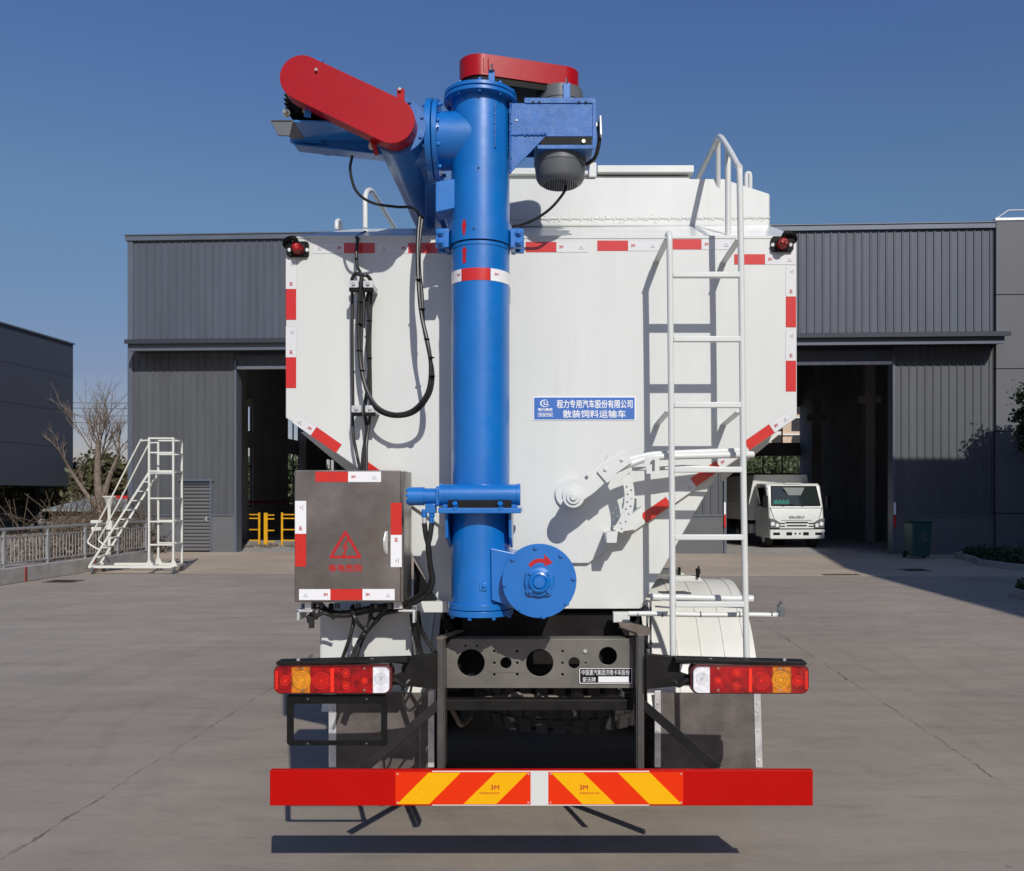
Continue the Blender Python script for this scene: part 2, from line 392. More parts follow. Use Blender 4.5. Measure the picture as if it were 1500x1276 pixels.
# facade frame (plane rotated a little against the truck)
FA = -math.atan(.05); FY = 27.95
def FYat(px): r = (px - VX) / FPX; return FY / (1 + .05 * r)
def U(px): r = (px - VX) / FPX; return r * FYat(px) / math.cos(FA)
def FZ(py, px): return HC + (VY - py) / FPX * FYat(px)
a = MB(); mF = Matrix.Translation((0, FY, 0)) @ Matrix.Rotation(FA, 4, 'Z')
a.prism([(-12.3, -7.7), (14.8, -7.7), (14.8, 0.0), (-12.3, 0.0)], -.05, .004, axis='Z', m=mF)
tag(a.build('pavement', M['apron'], smooth=0), kind='structure')

# ------------------------------------------------------------------ warehouse
wh = thing('warehouse', 'dark grey corrugated warehouse with two open bays and a canopy strip, behind the feed truck', 'warehouse', (0, FY, 0), FA)
zt, zp, zs = FZ(354, 190), FZ(497, 190), FZ(541, 347)
uL, uR = U(190), U(1455); d1a, d1b, d2a, d2b = U(347), U(590), U(1064), U(1307); zd = FZ(755, 300); DEP = 24.0
def corrug(mb, x0, x1, z0, z1, pitch=.245, y=0.0, dp=.028):
    x = x0
    k = 0
    while x < x1 - 1e-4:
        xe = min(x + pitch, x1); f = (xe - x) / pitch
        pts = [(x, y), (x + .70 * pitch * f, y), (x + .78 * pitch * f, y - dp), (x + .92 * pitch * f, y - dp), (xe, y)]
        for a_, b_ in zip(pts[:-1], pts[1:]):
            mb.faces([(a_[0], a_[1], z0), (b_[0], b_[1], z0), (b_[0], b_[1], z1), (a_[0], a_[1], z1)], [(0, 1, 2, 3)])
        x = xe
sd0, sd1, sdz = U(268), U(309), FZ(705, 288)
def wallbox(mb, x0, x1, z0, z1, y0=.03, y1=.25): mb.box(x0, x1, y0, y1, z0, z1)
m = MB(); corrug(m, uL + .12, uR, zp, zt); o = m.build('upper_cladding', M['clad'], wh, local=True, smooth=0)
m = MB(); wallbox(m, uL + .1, uR, zp - .9, zt - .02); m.build('upper_wall', M['clad'], wh, local=True, smooth=0)
for (x0, x1) in ((uL + .1, d1a - .08), (d1b + .1, d2a - .1), (d2b + .08, uR)):
    m = MB()
    if x0 == uL + .1:
        corrug(m, x0, sd0 - .05, zd, sdz + .07); corrug(m, sd1 + .05, x1, zd, sdz + .07); corrug(m, x0, x1, sdz + .07, zp - .12)
    else: corrug(m, x0, x1, zd, zp - .12)
    m.build('lower_cladding', M['cladlow'], wh, local=True, smooth=0)
    m = MB(); wallbox(m, x0, x1, zd + (1.3 if x0 == uL + .1 else 0), zp - .12); m.build('wall', M['inner'], wh, local=True, smooth=0)
m = MB(); wallbox(m, uL, sd0 - .05, 0, zd, -.03, .25); wallbox(m, sd1 + .05, d1a - .08, 0, zd, -.03, .25); wallbox(m, d1b + .1, d2a - .1, 0, zd, -.03, .25); wallbox(m, d2b + .08, uR, 0, zd, -.03, .25)
m.build('dado_wall', M['dado'], wh, each=True, local=True, smooth=0)
m = MB()
for (x0, x1) in ((uL, sd0 - .05), (sd1 + .05, d1a - .08), (d1b + .1, d2a - .1), (d2b + .08, uR)): m.box(x0, x1, -.06, -.031, zd - .02, zd + .04)
m.build('dado_flashing', M['trim'], wh, each=True, local=True, bevel=.004, smooth=0)
# corner, roof edge, canopy strip
m = MB(); m.box(uL - .05, uL + .12, -.05, .3, 0, zt + .02); m.build('corner_trim', M['trim'], wh, local=True, bevel=.01, smooth=0)
m = MB(); m.box(uL - .10, uR + .03, -.10, .32, zt, zt + .16); m.box(uL - .13, uR + .03, -.13, .34, zt + .16, zt + .20); m.build('roof_edge', M['trim'], wh, local=True, bevel=.008, smooth=0)
zl, zf0, zf1 = FZ(497, 345), FZ(503.5, 345), FZ(513, 345)
m = MB(); m.prism([(-.90, zf0 * .978 + .02), (-.90, zl * .978 + .015), (.0, zl), (.0, zf0)], uL + .30, uR + .12, axis='X'); m.build('canopy_lip', M['trimdark'], wh, local=True, smooth=0)
m = MB(); m.box(uL + .33, uR + .0, -.74, -.68, zf1 * .981, zf0 * .981 + .03); m.build('canopy_fascia', M['trim'], wh, local=True, bevel=.006, smooth=0)
m = MB(); m.box(uL + .33, uR + .0, -.68, -.001, zf1 * .985 + .03, zf0 * .981 - .01); m.build('canopy_soffit', M['trimdark'], wh, local=True, smooth=0)
# door openings: jambs, headers, tracks
m = MB()
for (x0, x1) in ((d1a, d1b), (d2a, d2b)):
    m.box(x0 - .08, x0, -.05, .4, 0, zs + .3); m.box(x1, x1 + .08, -.05, .4, 0, zs + .3)
m.build('door_jamb', M['trim'], wh, each=True, local=True, bevel=.006, smooth=0)
for (x0, x1) in ((d1a, d1b), (d2a, d2b)):
    m = MB(); m.box(x0, x1, .05, .3, zs + .12, zp - .1); m.box(x0, x1, -.02, .05, zs + .45, zs + .52); m.build('door_header', M['trimdark'], wh, local=True, smooth=0)
    m = MB(); m.box(x0, x1, -.02, .06, zs, zs + .10); m.build('door_track', M['alu'], wh, local=True, bevel=.004, smooth=0)
m = MB()
for x, z in ((d2a - .06, 1.35), (d2b + .05, 1.35)):
    for i in range(2):
        m.mi = i % 2; m.box(x - .028, x + .028, -.10, -.052, z + i * .40 - .5, z + i * .40 - .12)
m.build('guard_strip', [M['tapered'], M['tapewhite']], wh, each=True, local=True, smooth=0)
# small shutter door
sh = MB()
zz = .03; i = 0
while zz < sdz - .14:
    sh.prism([(.05, zz), (-.0, zz + .015), (-.012, zz + .055), (-.0, zz + .10), (.05, zz + .115)], sd0 + .02, sd1 - .02, axis='X'); zz += .115
shd = sh.build('shutter_door', M['dado'], wh, local=True, smooth=60)
m = MB(); m.box(sd0 - .05, sd0 + .02, -.06, .1, 0, sdz + .05); m.box(sd1 - .02, sd1 + .05, -.06, .1, 0, sdz + .05); m.box(sd0 - .12, sd1 + .12, -.07, .1, sdz + .0, sdz + .07)
m.build('shutter_frame', M['trim'], shd, local=True, bevel=.004, smooth=0)
m = MB(); m.box(sd0 + .02, sd1 - .02, -.02, .1, sdz - .14, sdz); m.build('shutter_slot', M['trimdark'], shd, local=True, smooth=0)
m = MB(); m.box(sd1 - .15, sd1 - .12, -.05, -.01, 1.0, 1.16); m.tube([(sd1 - .17, -.05, 1.1), (sd1 - .20, -.05, 1.04)], .012); m.build('handle', M['alu'], shd, local=True, smooth=0)
# shell: far wall with windows, sides, roof, floor, columns
m = MB(); yp = .3
for yc in (2.8, 9.3, 15.8, 22.3):
    m.box(uL, uL + .15, yp, yc - .95, 0, zt); yp = yc + .95
    for z_0, z_1 in ((0, 1.38), (4.03, 4.65), (6.1, zt)): m.box(uL + .001, uL + .149, yc - .95, yc + .95, z_0, z_1)
    for z_0, z_1 in ((1.38, 4.03), (4.65, 6.1)):
        k = MB()
        for q in (-.95, 0, .89): k.box(uL + .04, uL + .10, yc + q, yc + q + .06, z_0, z_1)
        for z_ in (z_0, z_1 - .06) + ((3.1,) if z_0 < 2 else ()): k.box(uL + .045, uL + .095, yc - .89, yc + .89, z_, z_ + .06)
        k.build('window_frame', M['frame'], wh, local=True, smooth=0)
m.box(uL, uL + .15, yp, DEP, 0, zt)
m.build('end_wall', M['inner'], wh, local=True, smooth=0)
m = MB(); m.box(uR - .15, uR, .3, DEP, 0, zt); m.build('side_wall', M['inner'], wh, each=True, local=True, smooth=0)
m = MB(); m.box(uL, uR, .32, DEP + .2, zt - .1, zt + .02); m.build('roof', M['trim'], wh, local=True, smooth=0)
m = MB(); m.box(uL + .15, uR - .15, .26, DEP, -.1, .003); tag(m.build('floor', M['kerb'], wh, local=True, smooth=0))
YB = FY + DEP
def BU(px): r = (px - VX) / FPX; return r * YB / (1 + .05 * r) / math.cos(FA)
def BZ(py): return HC + (VY - py) / FPX * YB
wins = []
for k in range(4):
    for (p0, p1) in ((596, 651), (667, 695), (702, 742)):
        if k > 1 : continue
        wins.append((BU(1060 + k * 125 - 0), BU(1172 - 0 + k * 125), BZ(p1), BZ(p0))) if k == 0 else None
m = MB()
cols_ = {}
for (a_, b_, c_, d_) in wins: cols_.setdefault((a_, b_), []).append((c_, d_))
xp = uL
for (a_, b_) in sorted(cols_):
    m.box(xp, a_, DEP, DEP + .2, 0, zt); xp = b_; zq = 0
    for (c_, d_) in sorted(cols_[(a_, b_)]): m.box(a_, b_, DEP + .001, DEP + .199, zq, c_); zq = d_
    m.box(a_, b_, DEP + .001, DEP + .199, zq, zt)
m.box(xp, uR, DEP, DEP + .2, 0, zt); m.build('end_wall', M['inner'], wh, local=True, smooth=0)
for (a_, b_, c_, d_) in wins:
    m = MB(); n_ = 1 if b_ - a_ < 2 else 3
    for q in range(n_ + 2):
        xx = a_ + (b_ - a_) * q / (n_ + 1); m.box(xx - .04, xx + .04, DEP + .05, DEP + .12, c_, d_)
    m.box(a_ + .04, b_ - .04, DEP + .05, DEP + .12, c_, c_ + .06); m.box(a_ + .04, b_ - .04, DEP + .05, DEP + .12, d_ - .06, d_)
    m.build('window_frame', M['frame'], wh, local=True, smooth=0)
for xx in (uL + .5, (d1a + d1b) / 2 + 3.2, d1b + 1.2, d2a - 1.5, uR - 1.2):
    m = MB()
    for yy in (8, 16): m.box(xx - .18, xx + .18, yy, yy + .35, 0, zt - .3); m.box(xx - .45, xx + .45, yy + .05, yy + .3, 5.6, 5.9)
    m.build('column', M['inner'], wh, each=True, local=True, smooth=0)
m = MB()
for yy in (5, 11, 17): m.box(uL + .2, uR - .2, yy, yy + .25, zt - 1.0, zt - .2)
m.build('roof_beam', M['inner'], wh, each=True, local=True, smooth=0)
m = MB(); m.box(uL + .16, uL + .19, 1, DEP - .2, 1.52, 1.62); m.box(BU(1050), BU(1110), DEP - .06, DEP - .01, BZ(734.5), BZ(729)); m.build('red_band', M['signred'], wh, each=True, local=True, smooth=0)

# annex at the right end
an = thing('annex_building', 'plain grey panelled annex at the right end of the corrugated warehouse', 'building', (0, FY, 0), FA)
m = MB(); ztA = FZ(325, 1460)
rows = [0, FZ(752, 1470), FZ(632, 1470), FZ(541, 1470), FZ(433, 1470), ztA]
m = MB()
for r0, r1 in zip(rows[:-1], rows[1:]):
    xx = uR + .035
    while xx < uR + 14:
        m.box(xx, xx + 3.48, -.12, .2, r0 + .012, r1 - .012); xx += 3.5
m.build('wall_panels', M['annex'], an, local=True, bevel=.006, smooth=0)
m = MB(); m.box(uR + .04, uR + 14, .2, 12, 0, ztA - .05); m.build('wall', M['trimdark'], an, local=True, smooth=0)
m = MB(); m.box(uR + .0, uR + 14, -.15, 12, ztA, ztA + .08); m.build('roof_edge', M['alu'], an, local=True, smooth=0)
m = MB(); m.tube([(uR - .05, .2, ztA + .0), (uR + .55, .2, ztA + .42), (uR + 5, .2, ztA + .42), (uR + 14, .2, ztA + .42)], .018, smooth=False); m.tube([(uR + 3, .2, ztA), (uR + 3, .2, ztA + .42)], .018, smooth=False)
m.build('roof_rail', M['rail'], an, local=True)

# office block out of frame on the right: its roof edge casts the long shadow over the yard
of = thing('office_block', 'dark grey office block whose long shadow falls across the yard and green bin', 'building', (12.9, 15.5, 0), FA)
m = MB(); m.prism([(0, -42), (17, -42), (17, 0), (1.5, 0), (0, -9.5)], 0, 12, axis='Z'); m.build('wall', M['annex'], of, local=True, smooth=0)
for k in range(6):
    for zz in (1.2, 4.8, 8.4):
        m = MB(); m.box(-.03, -.004, -13.5 - k * 5, -10.8 - k * 5, zz, zz + 1.9); m.build('window', M['glass'], of, local=True, smooth=0)

# left building
YC = 45.0
LB = Vector((PX(107, YC), YC, 0)); lb = thing('showroom_building', 'dark slate showroom building with overhanging upper storey above dark glass, at the left edge', 'building', LB, -math.atan(.0586))
zo, zr = PZ(712.5, YC), PZ(505, YC)
m = MB(); m.box(-14, 0, -36, 0, zo, zr); m.build('upper_wall', M['lwall'], lb, local=True, smooth=0)
m = MB()
for f in (.27, .52, .77): m.box(-.01, .006, -36, -.02, zo + (zr - zo) * f - .012, zo + (zr - zo) * f + .012)
m.build('panel_joints', M['trimdark'], lb, local=True, smooth=0)
m = MB(); m.box(-14.05, .08, -36, .05, zr, zr + .07); m.build('roof_edge', M['trim'], lb, local=True, smooth=0)
m = MB(); m.box(-12, -1.15, -35, -1.2, .3, zo); m.build('glazing', M['glass'], lb, local=True, smooth=0)
m = MB()
for k in range(12): m.box(-1.2, -1.09, -1.2 - k * 3 - .08, -1.2 - k * 3, 0.3, zo)
m.box(-1.25, -1.05, -35, -1.2, 0, .3); m.box(-1.25, -1.05, -35, -1.2, .3, .4)
m.build('mullion_frame', M['frame'], lb, local=True, smooth=0)
m = MB(); m.box(.0, .35, -11.6, -10.0, 4.2, 8.6); o = m.build('window_bay', M['trim'], lb, local=True, bevel=.02, smooth=0)

# ------------------------------------------------------------------ kerb wall and railing at left
kx = -11.25
kw = MB(); kw.prism([(kx - .02, 10.0), (kx + .0, 10.0), (kx + .52, 24.2), (kx + .22, 24.4), (kx - .42, 10.0)], 0, .33, axis='Z')
ko = kw.build('kerb_wall', M['kerb'], bevel=.015, smooth=0); tag(ko, 'low pale concrete kerb wall with red marks under the steel railing', 'wall')
m = MB()
for yy in (12.2, 15.2, 18.5, 21.2): xx = kx + (yy - 10) * .0366; m.box(xx - .01, xx + .012, yy, yy + .07, 0, .32)
m.build('red_marks', M['kerbred'], ko, smooth=0)
rl = thing('steel_railing', 'pale steel railing with thin vertical bars along the kerb wall at left', 'railing', (kx - .1, 10, 0))
def rx(y): return kx - .12 + (y - 10) * .0366
m = MB(); m.tube([(rx(8.5), 8.5, 1.13), (rx(24), 24, 1.13)], .032, smooth=False); m.build('top_rail', M['rail'], rl)
m = MB(); m.tube([(rx(8.5), 8.5, .96), (rx(24), 24, .96)], .016, smooth=False); m.tube([(rx(8.5), 8.5, .42), (rx(24), 24, .42)], .018, smooth=False); m.build('cross_rails', M['rail'], rl)
yy = 9.0
while yy < 24.05:
    m = MB(); m.box(rx(yy) - .03, rx(yy) + .03, yy - .03, yy + .03, .33, 1.12); m.build('post', M['rail'], rl, smooth=0); yy += 1.5
m = MB(); yy = 8.6
while yy < 24: m.cyl((rx(yy), yy, .42), (rx(yy), yy, .96), .009, n=5, cap=False); yy += .125
m.build('bars', M['rail'], rl)

# ------------------------------------------------------------------ drain covers
def grate(name, x, y, sx, sy, rz, label):
    t = thing(name, label, 'drain cover', (x, y, .006), rz, 'drain covers in the yard')
    m = MB()
    m.box(-sx / 2, sx / 2, -sy / 2, -sy / 2 + .05, 0, .012); m.box(-sx / 2, sx / 2, sy / 2 - .05, sy / 2, 0, .012); m.box(-sx / 2, -sx / 2 + .05, -sy / 2 + .05, sy / 2 - .05, 0, .012); m.box(sx / 2 - .05, sx / 2, -sy / 2 + .05, sy / 2 - .05, 0, .012)
    m.build('rim', M['brown'], t, local=True, smooth=0)
    m = MB(); k = int(sx / .06)
    for i in range(1, k): m.box(-sx / 2 + i * sx / k - .012, -sx / 2 + i * sx / k + .012, -sy / 2 + .05, sy / 2 - .05, 0, .008)
    m.build('bars', M['darkch'], t, local=True, smooth=0)
grate('drain_cover', -10.15, 18.55, .62, .55, 0, 'rusty drain cover near the kerb wall at left')
grate('drain_cover', 9.15, 21.4, .6, .55, 0, 'square drain cover in the shade in front of the green bin')
grate('drain_cover', 6.9, 20.1, .8, .3, 0, 'narrow dark drain slot at the edge of the long shadow')
# ------------------------------------------------------------------ feed truck
YF = 4.28
tr = thing('feed_truck', 'white bulk feed tank truck seen from behind with blue auger column and red belt guards', 'truck', (0, YF, 0))
def pp(l, Y): return [((x - VX) / FPX * Y, HC - (y - VY) / FPX * Y) for x, y in l]
# tank shell
m = MB()
up = pp([(419, 347), (1167, 347), (1167.5, 612), (862, 825), (724, 825), (418.5, 612)], YF)
m.prism(up, YF, YF + .025)
tank = m.build('tank', M['white'], tr, bevel=.004, smooth=0)
m = MB(); m.prism(pp([(421, 349), (1165, 349), (1165, 611), (1057, 686), (938, 893), (648, 893), (529, 686), (421, 611)], YF), YF + .0251, YF + .06)
m.prism([(-1.235, 3.05), (1.235, 3.05), (1.235, 2.19), (.86, 1.95), (.5, 1.42), (-.5, 1.42), (-.86, 1.95), (-1.235, 2.19)], YF + .06, 9.5)
m.build('tank_body', M['white'], tank, bevel=.006, smooth=0)
for s in (1, -1):   # side rails under the slope, standing proud behind the rear plate
    m = MB(); Y = 4.58
    q = [(1146, 633), (1126, 631), (1054, 688), (1058, 706)]
    q = [(793 + s * (x - 793), y) for x, y in q]; m.prism(pp(q, Y), Y, Y + .05)
    m.build('hopper_rail', M['white'], tank, bevel=.004, smooth=0)
m = MB()    # roof: slope up from the rear edge
z0 = PZ(346, YF); z1 = PZ(330, 4.70)
m.faces([(-1.25, YF + .002, z0), (1.25, YF + .002, z0), (1.22, 4.70, z1), (-1.0, 4.70, z1 - .02), (-1.25, 9.5, z0), (1.25, 9.5, z0), (1.22, 9.3, z1), (-1.0, 9.3, z1 - .02),
         (-1.25, YF + .002, z0 - .03), (1.25, YF + .002, z0 - .03), (1.25, 9.5, z0 - .03), (-1.25, 9.5, z0 - .03)],
        [(0, 1, 2, 3), (2, 6, 7, 3), (1, 5, 6, 2), (0, 3, 7, 4), (4, 7, 6, 5), (8, 9, 1, 0), (9, 10, 5, 1), (10, 11, 4, 5), (11, 8, 0, 4), (8, 11, 10, 9)])
m.build('roof', M['white'], tank, smooth=0)
m = MB(); Y = 4.70     # raised coaming on the right
m.prism(pp([(690, 331), (690, 262), (1060, 262), (1128, 284), (1128, 332)], Y), Y, 9.2)
m.build('hatch_coaming', M['white'], tank, bevel=.008, smooth=0)
m = MB(); Y = 4.70     # rolled weld bead along the foot of the coaming
for i in range(70):
    p = P(750 + i * 5.35, 321.5 + 2.0 * math.sin(i * 2.1) - i * .03, Y); m.sphere(p, .009, .8 + .9 * random.random(), .45, .5 + .5 * random.random(), 8, 6)
for i in range(60): p = P(random.uniform(750, 1126), random.uniform(314, 328), Y); m.sphere(p, .005, random.uniform(.6, 2.2), .4, random.uniform(.5, 1.2), 6, 5)
m.tube([P(690, 321, Y - .001), P(1128, 319, Y - .001)], .0045, smooth=False, n=6)
m.build('weld_bead', M['white'], tank)
m = MB(); Y = 4.74
m.box(PX(700, Y), PX(866, Y), Y - .03, 8.9, PZ(258, Y), PZ(249, Y)); m.box(PX(875, Y), PX(1015, Y), Y - .03, 8.9, PZ(255, Y), PZ(245, Y))
m.build('hatch_lid', M['white'], tank, bevel=.002, smooth=0, each=True)
m = MB(); m.box(PX(862, Y), PX(873, Y), Y - .05, Y + .1, PZ(264, Y), PZ(243, Y)); m.box(PX(705, Y), PX(1010, Y), Y, 8.8, PZ(270, Y), PZ(258, Y)); m.build('hatch_rim', M['white'], tank, bevel=.004, smooth=0)
# vertical seams and rim lines on rear plate
m = MB()
for px in (442, 1146): m.box(PX(px, YF) - .0008, PX(px, YF) + .0008, YF - .0006, YF, PZ(610, YF), PZ(352, YF))
m.box(-1.247, 1.247, YF - .003, YF, PZ(349.5, YF), PZ(345.5, YF))
m.build('rim_seam', M['white'], tank, smooth=0)

# reflective tapes --------------------------------------------------
def tape(cx, cy, ang, L, Wd, Y, parent, segs='wr', order=1, wl=1.0):
    """strip of 50 mm tape centred on the red block at pixel cx,cy of plane Y; ang in degrees (photo, anticlockwise)"""
    c = P(cx, cy, Y); L = L / FPX * Y; Wd = Wd / FPX * Y; m = MB(); ca, sa = math.cos(R(ang)), math.sin(R(ang))
    def quad(a0, a1, w0, w1, y, mi):
        m.mi = mi
        m.faces([(c.x + a * ca - b * sa, y, c.z + a * sa + b * ca) for a, b in ((a0, w0), (a1, w0), (a1, w1), (a0, w1))], [(0, 1, 2, 3)])
    y = Y - .0010
    quad(-L / 2, L / 2, -Wd / 2, Wd / 2, y - .0006, 1)
    if 'w' in segs:
        a0, a1 = (L / 2 + .0005, L * (.5 + wl)) if order > 0 else (-L * (.5 + wl), -L / 2 - .0005)
        quad(a0, a1, -Wd / 2, Wd / 2, y - .0006, 0)
        quad(min(a0, a1) - .0012, max(a0, a1) + .0012, -Wd / 2 - .0010, Wd / 2 + .0010, y, 2)
        s = order; rr = R(ang)
        t0 = c.x + s * L * .66 * ca, c.z + s * L * .66 * sa
        m.mi = 3; m.text('3M', t0[0], t0[1], L * .13, Wd * .30, y - .0012, bold=.08, rot=rr)
        t0 = c.x + s * L * (.3 + wl) * ca, c.z + s * L * (.3 + wl) * sa
        m.mi = 4; m.text('GA', t0[0], t0[1], L * .07, Wd * .16, y - .0012, rot=rr)
        quad(s * L * (.22 + wl), s * L * (.38 + wl), -Wd * .22, -Wd * .18, y - .0012, 4)
    m.flat = True
    return m.build('reflective_tape', [M['tapebody' if Y > 4 else 'tapewhite'], M['tapered'], M['tapeline'], M['signred'], M['ink']], parent, smooth=0)
for cx, cy, o_ in ((526.5, 363.5, -1), (620.5, 363.5, -1), (792.5, 362, 1), (897.5, 360, 1), (1005, 358, 1), (1098, 380, 1)):
    tape(cx, cy, 0, 45, 15, YF, tank, order=o_)
for cx, cy in ((426.5, 446), (426.5, 546), (1158.5, 457), (1158.5, 551)): tape(cx, cy, 90, 45, 15, YF, tank, order=1)
sa = math.degrees(math.atan(213 / 305.))
tape(478, 644.5, -sa, 45, 15, YF, tank, order=-1, wl=.72); tape(548, 692, -sa, 45, 15, YF, tank, segs='r')
tape(1112, 640.5, sa, 45, 15, YF, tank, order=1, wl=.72); tape(1034, 694, sa, 45, 15, YF, tank, order=1); tape(961, 747, sa, 45, 15, YF, tank, order=1)

# corner marker lamps
for s, cx, cy in ((-1, 437, 366), (1, 1145, 358.5)):
    m = MB(); Y = YF - .001; m.prism(pp(rrect(cx - 16, cx + 16, cy - 11, cy + 11, 4), Y), Y - .018, Y); ml = m.build('marker_lamp', M['black'], tr, bevel=.003)
    m = MB(); c = P(cx, cy, Y - .018); m.lathe(c, (0, -1, 0), [(0, .0275), (.012, .0275), (.02, .026), (.032, .025), (.045, .022), (.054, .015), (.057, .005)], 20); m.build('lens', M['lampred'], ml)
    m = MB(); m.lathe(c, (0, -1, 0), [(0, .036), (.008, .036), (.010, .029), (.001, .028)], 28); m.build('bezel', M['black'], ml)
    m = MB()
    for dx in (-13, 13): m.cyl(P(cx + dx, cy, Y - .018), P(cx + dx, cy, Y - .0205), .009, n=12)
    m.build('fixing_cap', M['tapewhite'], ml, each=True)
    m = MB(); m.tube([P(cx + s * 2, cy - 10, YF - .02), P(cx + s * 7, cy - 17, YF - .03), P(cx + s * 17, cy - 14, YF - .02), P(cx + s * 19, cy - 7, YF + .0), P(cx + s * 9, cy - 2, YF - .01)], .013); m.build('rubber_boot', M['black'], ml)

# company plate
m = MB(); Y = YF
m.prism(pp(rrect(781, 931, 581, 616, 2), Y), Y - .003, Y); pl = m.build('company_plate', M['tapewhite'], tank, smooth=0)
m = MB(); m.prism(pp(rrect(782.5, 929.5, 582.5, 614.5, 1.5), Y), Y - .0042, Y - .0031); m.build('plate_field', M['signblue'], pl, smooth=0)
m = MB(); m.flat = True; Yt = Y - .0048
cc = P(871, 592, Y); m.text('程力专用汽车股份有限公司', cc.x, cc.z, 111 / FPX * Y, 12.5 / FPX * Y, Yt, bold=.035)
cc = P(870.5, 606.5, Y); m.text('散装饲料运输车', cc.x, cc.z, 92 / FPX * Y, 11.5 / FPX * Y, Yt, bold=.035)
cc = P(798.5, 600, Y); m.text('程力集团', cc.x, cc.z, 21 / FPX * Y, 4.2 / FPX * Y, Yt, bold=.08)
m.build('lettering', M['tapewhite'], pl, smooth=0)
m = MB(); m.flat = True
cc = P(798, 591, Y); k_ = Y / FPX
def crescent(cx, cz, ro, ri, dx, sx, a0, a1, n=22):
    out = [(cx + sx * ro * math.cos(R(a0 + (a1 - a0) * i / n)), cz + ro * math.sin(R(a0 + (a1 - a0) * i / n))) for i in range(n + 1)]
    inn = [(cx + dx + sx * ri * math.cos(R(a1 + (a0 - a1) * i / n)), cz + ri * math.sin(R(a1 + (a0 - a1) * i / n))) for i in range(n + 1)]
    return out + inn
m.prism(crescent(cc.x, cc.z, 5.4 * k_, 4.4 * k_, .8 * k_, 1.3, 60, 335), Yt, Yt + .0004)
m.text('L', cc.x + .5 * k_, cc.z + .3 * k_, 4.5 * k_, 5 * k_, Yt, bold=.12); m.text('2', cc.x + 3.6 * k_, cc.z + .3 * k_, 3.6 * k_, 5 * k_, Yt, bold=.08)
lx0, lx1, lz0, lz1 = PX(788, Y), PX(810, Y), PZ(610.5, Y), PZ(605.5, Y); q = .5 * k_
m.prism([(lx0, lz0), (lx1, lz0), (lx1, lz1), (lx0, lz1)], Yt, Yt + .0004, holes=[[(lx0 + q, lz0 + q), (lx1 - q, lz0 + q), (lx1 - q, lz1 - q), (lx0 + q, lz1 - q)]])
m.text('专用汽车', (lx0 + lx1) / 2, (lz0 + lz1) / 2, 19 * k_, 3.4 * k_, Yt, bold=.08)
m.box(lx0, lx1, Yt, Yt + .0004, PZ(604, Y) - .3 * q, PZ(604, Y) + .3 * q)
m.build('emblem', M['tapewhite'], pl, smooth=0)

# ---------------------------------------------------------------- auger column
CX, CY, CR = PX(704, 4.0), 4.0, .133
def cz(py): return HC + (VY - py) / FPX * 3.867
def ce(py): return HC + (VY - py) / FPX * 3.93
col = MB(); col.cyl((CX, CY, cz(886)), (CX, CY, cz(357)), CR, n=56)
col.cyl((CX, CY, cz(357)), (CX, CY, cz(352)), CR + .003, n=56)
col = col.build('auger_column', M['blue'], tr, smooth=35)
m = MB(); m.cyl((CX, CY, cz(350)), (CX, CY, cz(318)), CR + .009, n=56); m.cyl((CX, CY, cz(318)), (CX, CY, cz(222)), CR + .000, n=56); m.cyl((CX, CY, cz(222)), (CX, CY, cz(134)), CR - .002, n=56)
m.tube([(CX + .075, CY - .111, cz(145)), (CX + .075, CY - .111, cz(213))], .0035, n=6, smooth=False)
m.build('upper_housing', M['blue'], col)
m = MB(); m.cyl((CX, CY, cz(134)), (CX, CY, cz(128.5)), .168, n=56); m.cyl((CX, CY, cz(126.5)), (CX, CY, cz(121)), .166, n=56); m.cyl((CX, CY, cz(129)), (CX, CY, cz(126)), .160, n=40)
bolts(m, (CX, CY, cz(134) - .010), (0, 0, 1), .153, 10, .009, .014, .2); bolts(m, (CX, CY, cz(121)), (0, 0, 1), .153, 10, .009, .012, .2)
m.build('top_flange', M['blue'], col, bevel=.002)
m = MB(); m.cyl((CX, CY, cz(905)), (CX, CY, cz(896)), .150, n=48); m.cyl((CX, CY, cz(895)), (CX, CY, cz(886)), .148, n=48); bolts(m, (CX, CY, cz(905) - .012), (0, 0, 1), .138, 8, .010, .012, .5)
m.build('base_flange', M['blue'], col, bevel=.002)
# clamp ears
for s in (-1, 1):
    m = MB(); x0 = CX + s * .138; x1 = CX + s * .198
    for dy in (-.055, .03): m.box(min(x0, x1), max(x0, x1), CY + dy - .012, CY + dy + .012, ce(362), ce(334))
    m.box(min(x0, CX + s * .16), max(x0, CX + s * .16), CY - .06, CY + .06, ce(362), ce(334))
    for z in (ce(341), ce(355)): m.cyl((CX + s * .176, CY - .085, z), (CX + s * .176, CY + .06, z), .011, n=6); m.cyl((CX + s * .176, CY - .074, z), (CX + s * .176, CY - .067, z), .018, n=14)
    m.build('clamp_ear', M['blue'], col, bevel=.004)
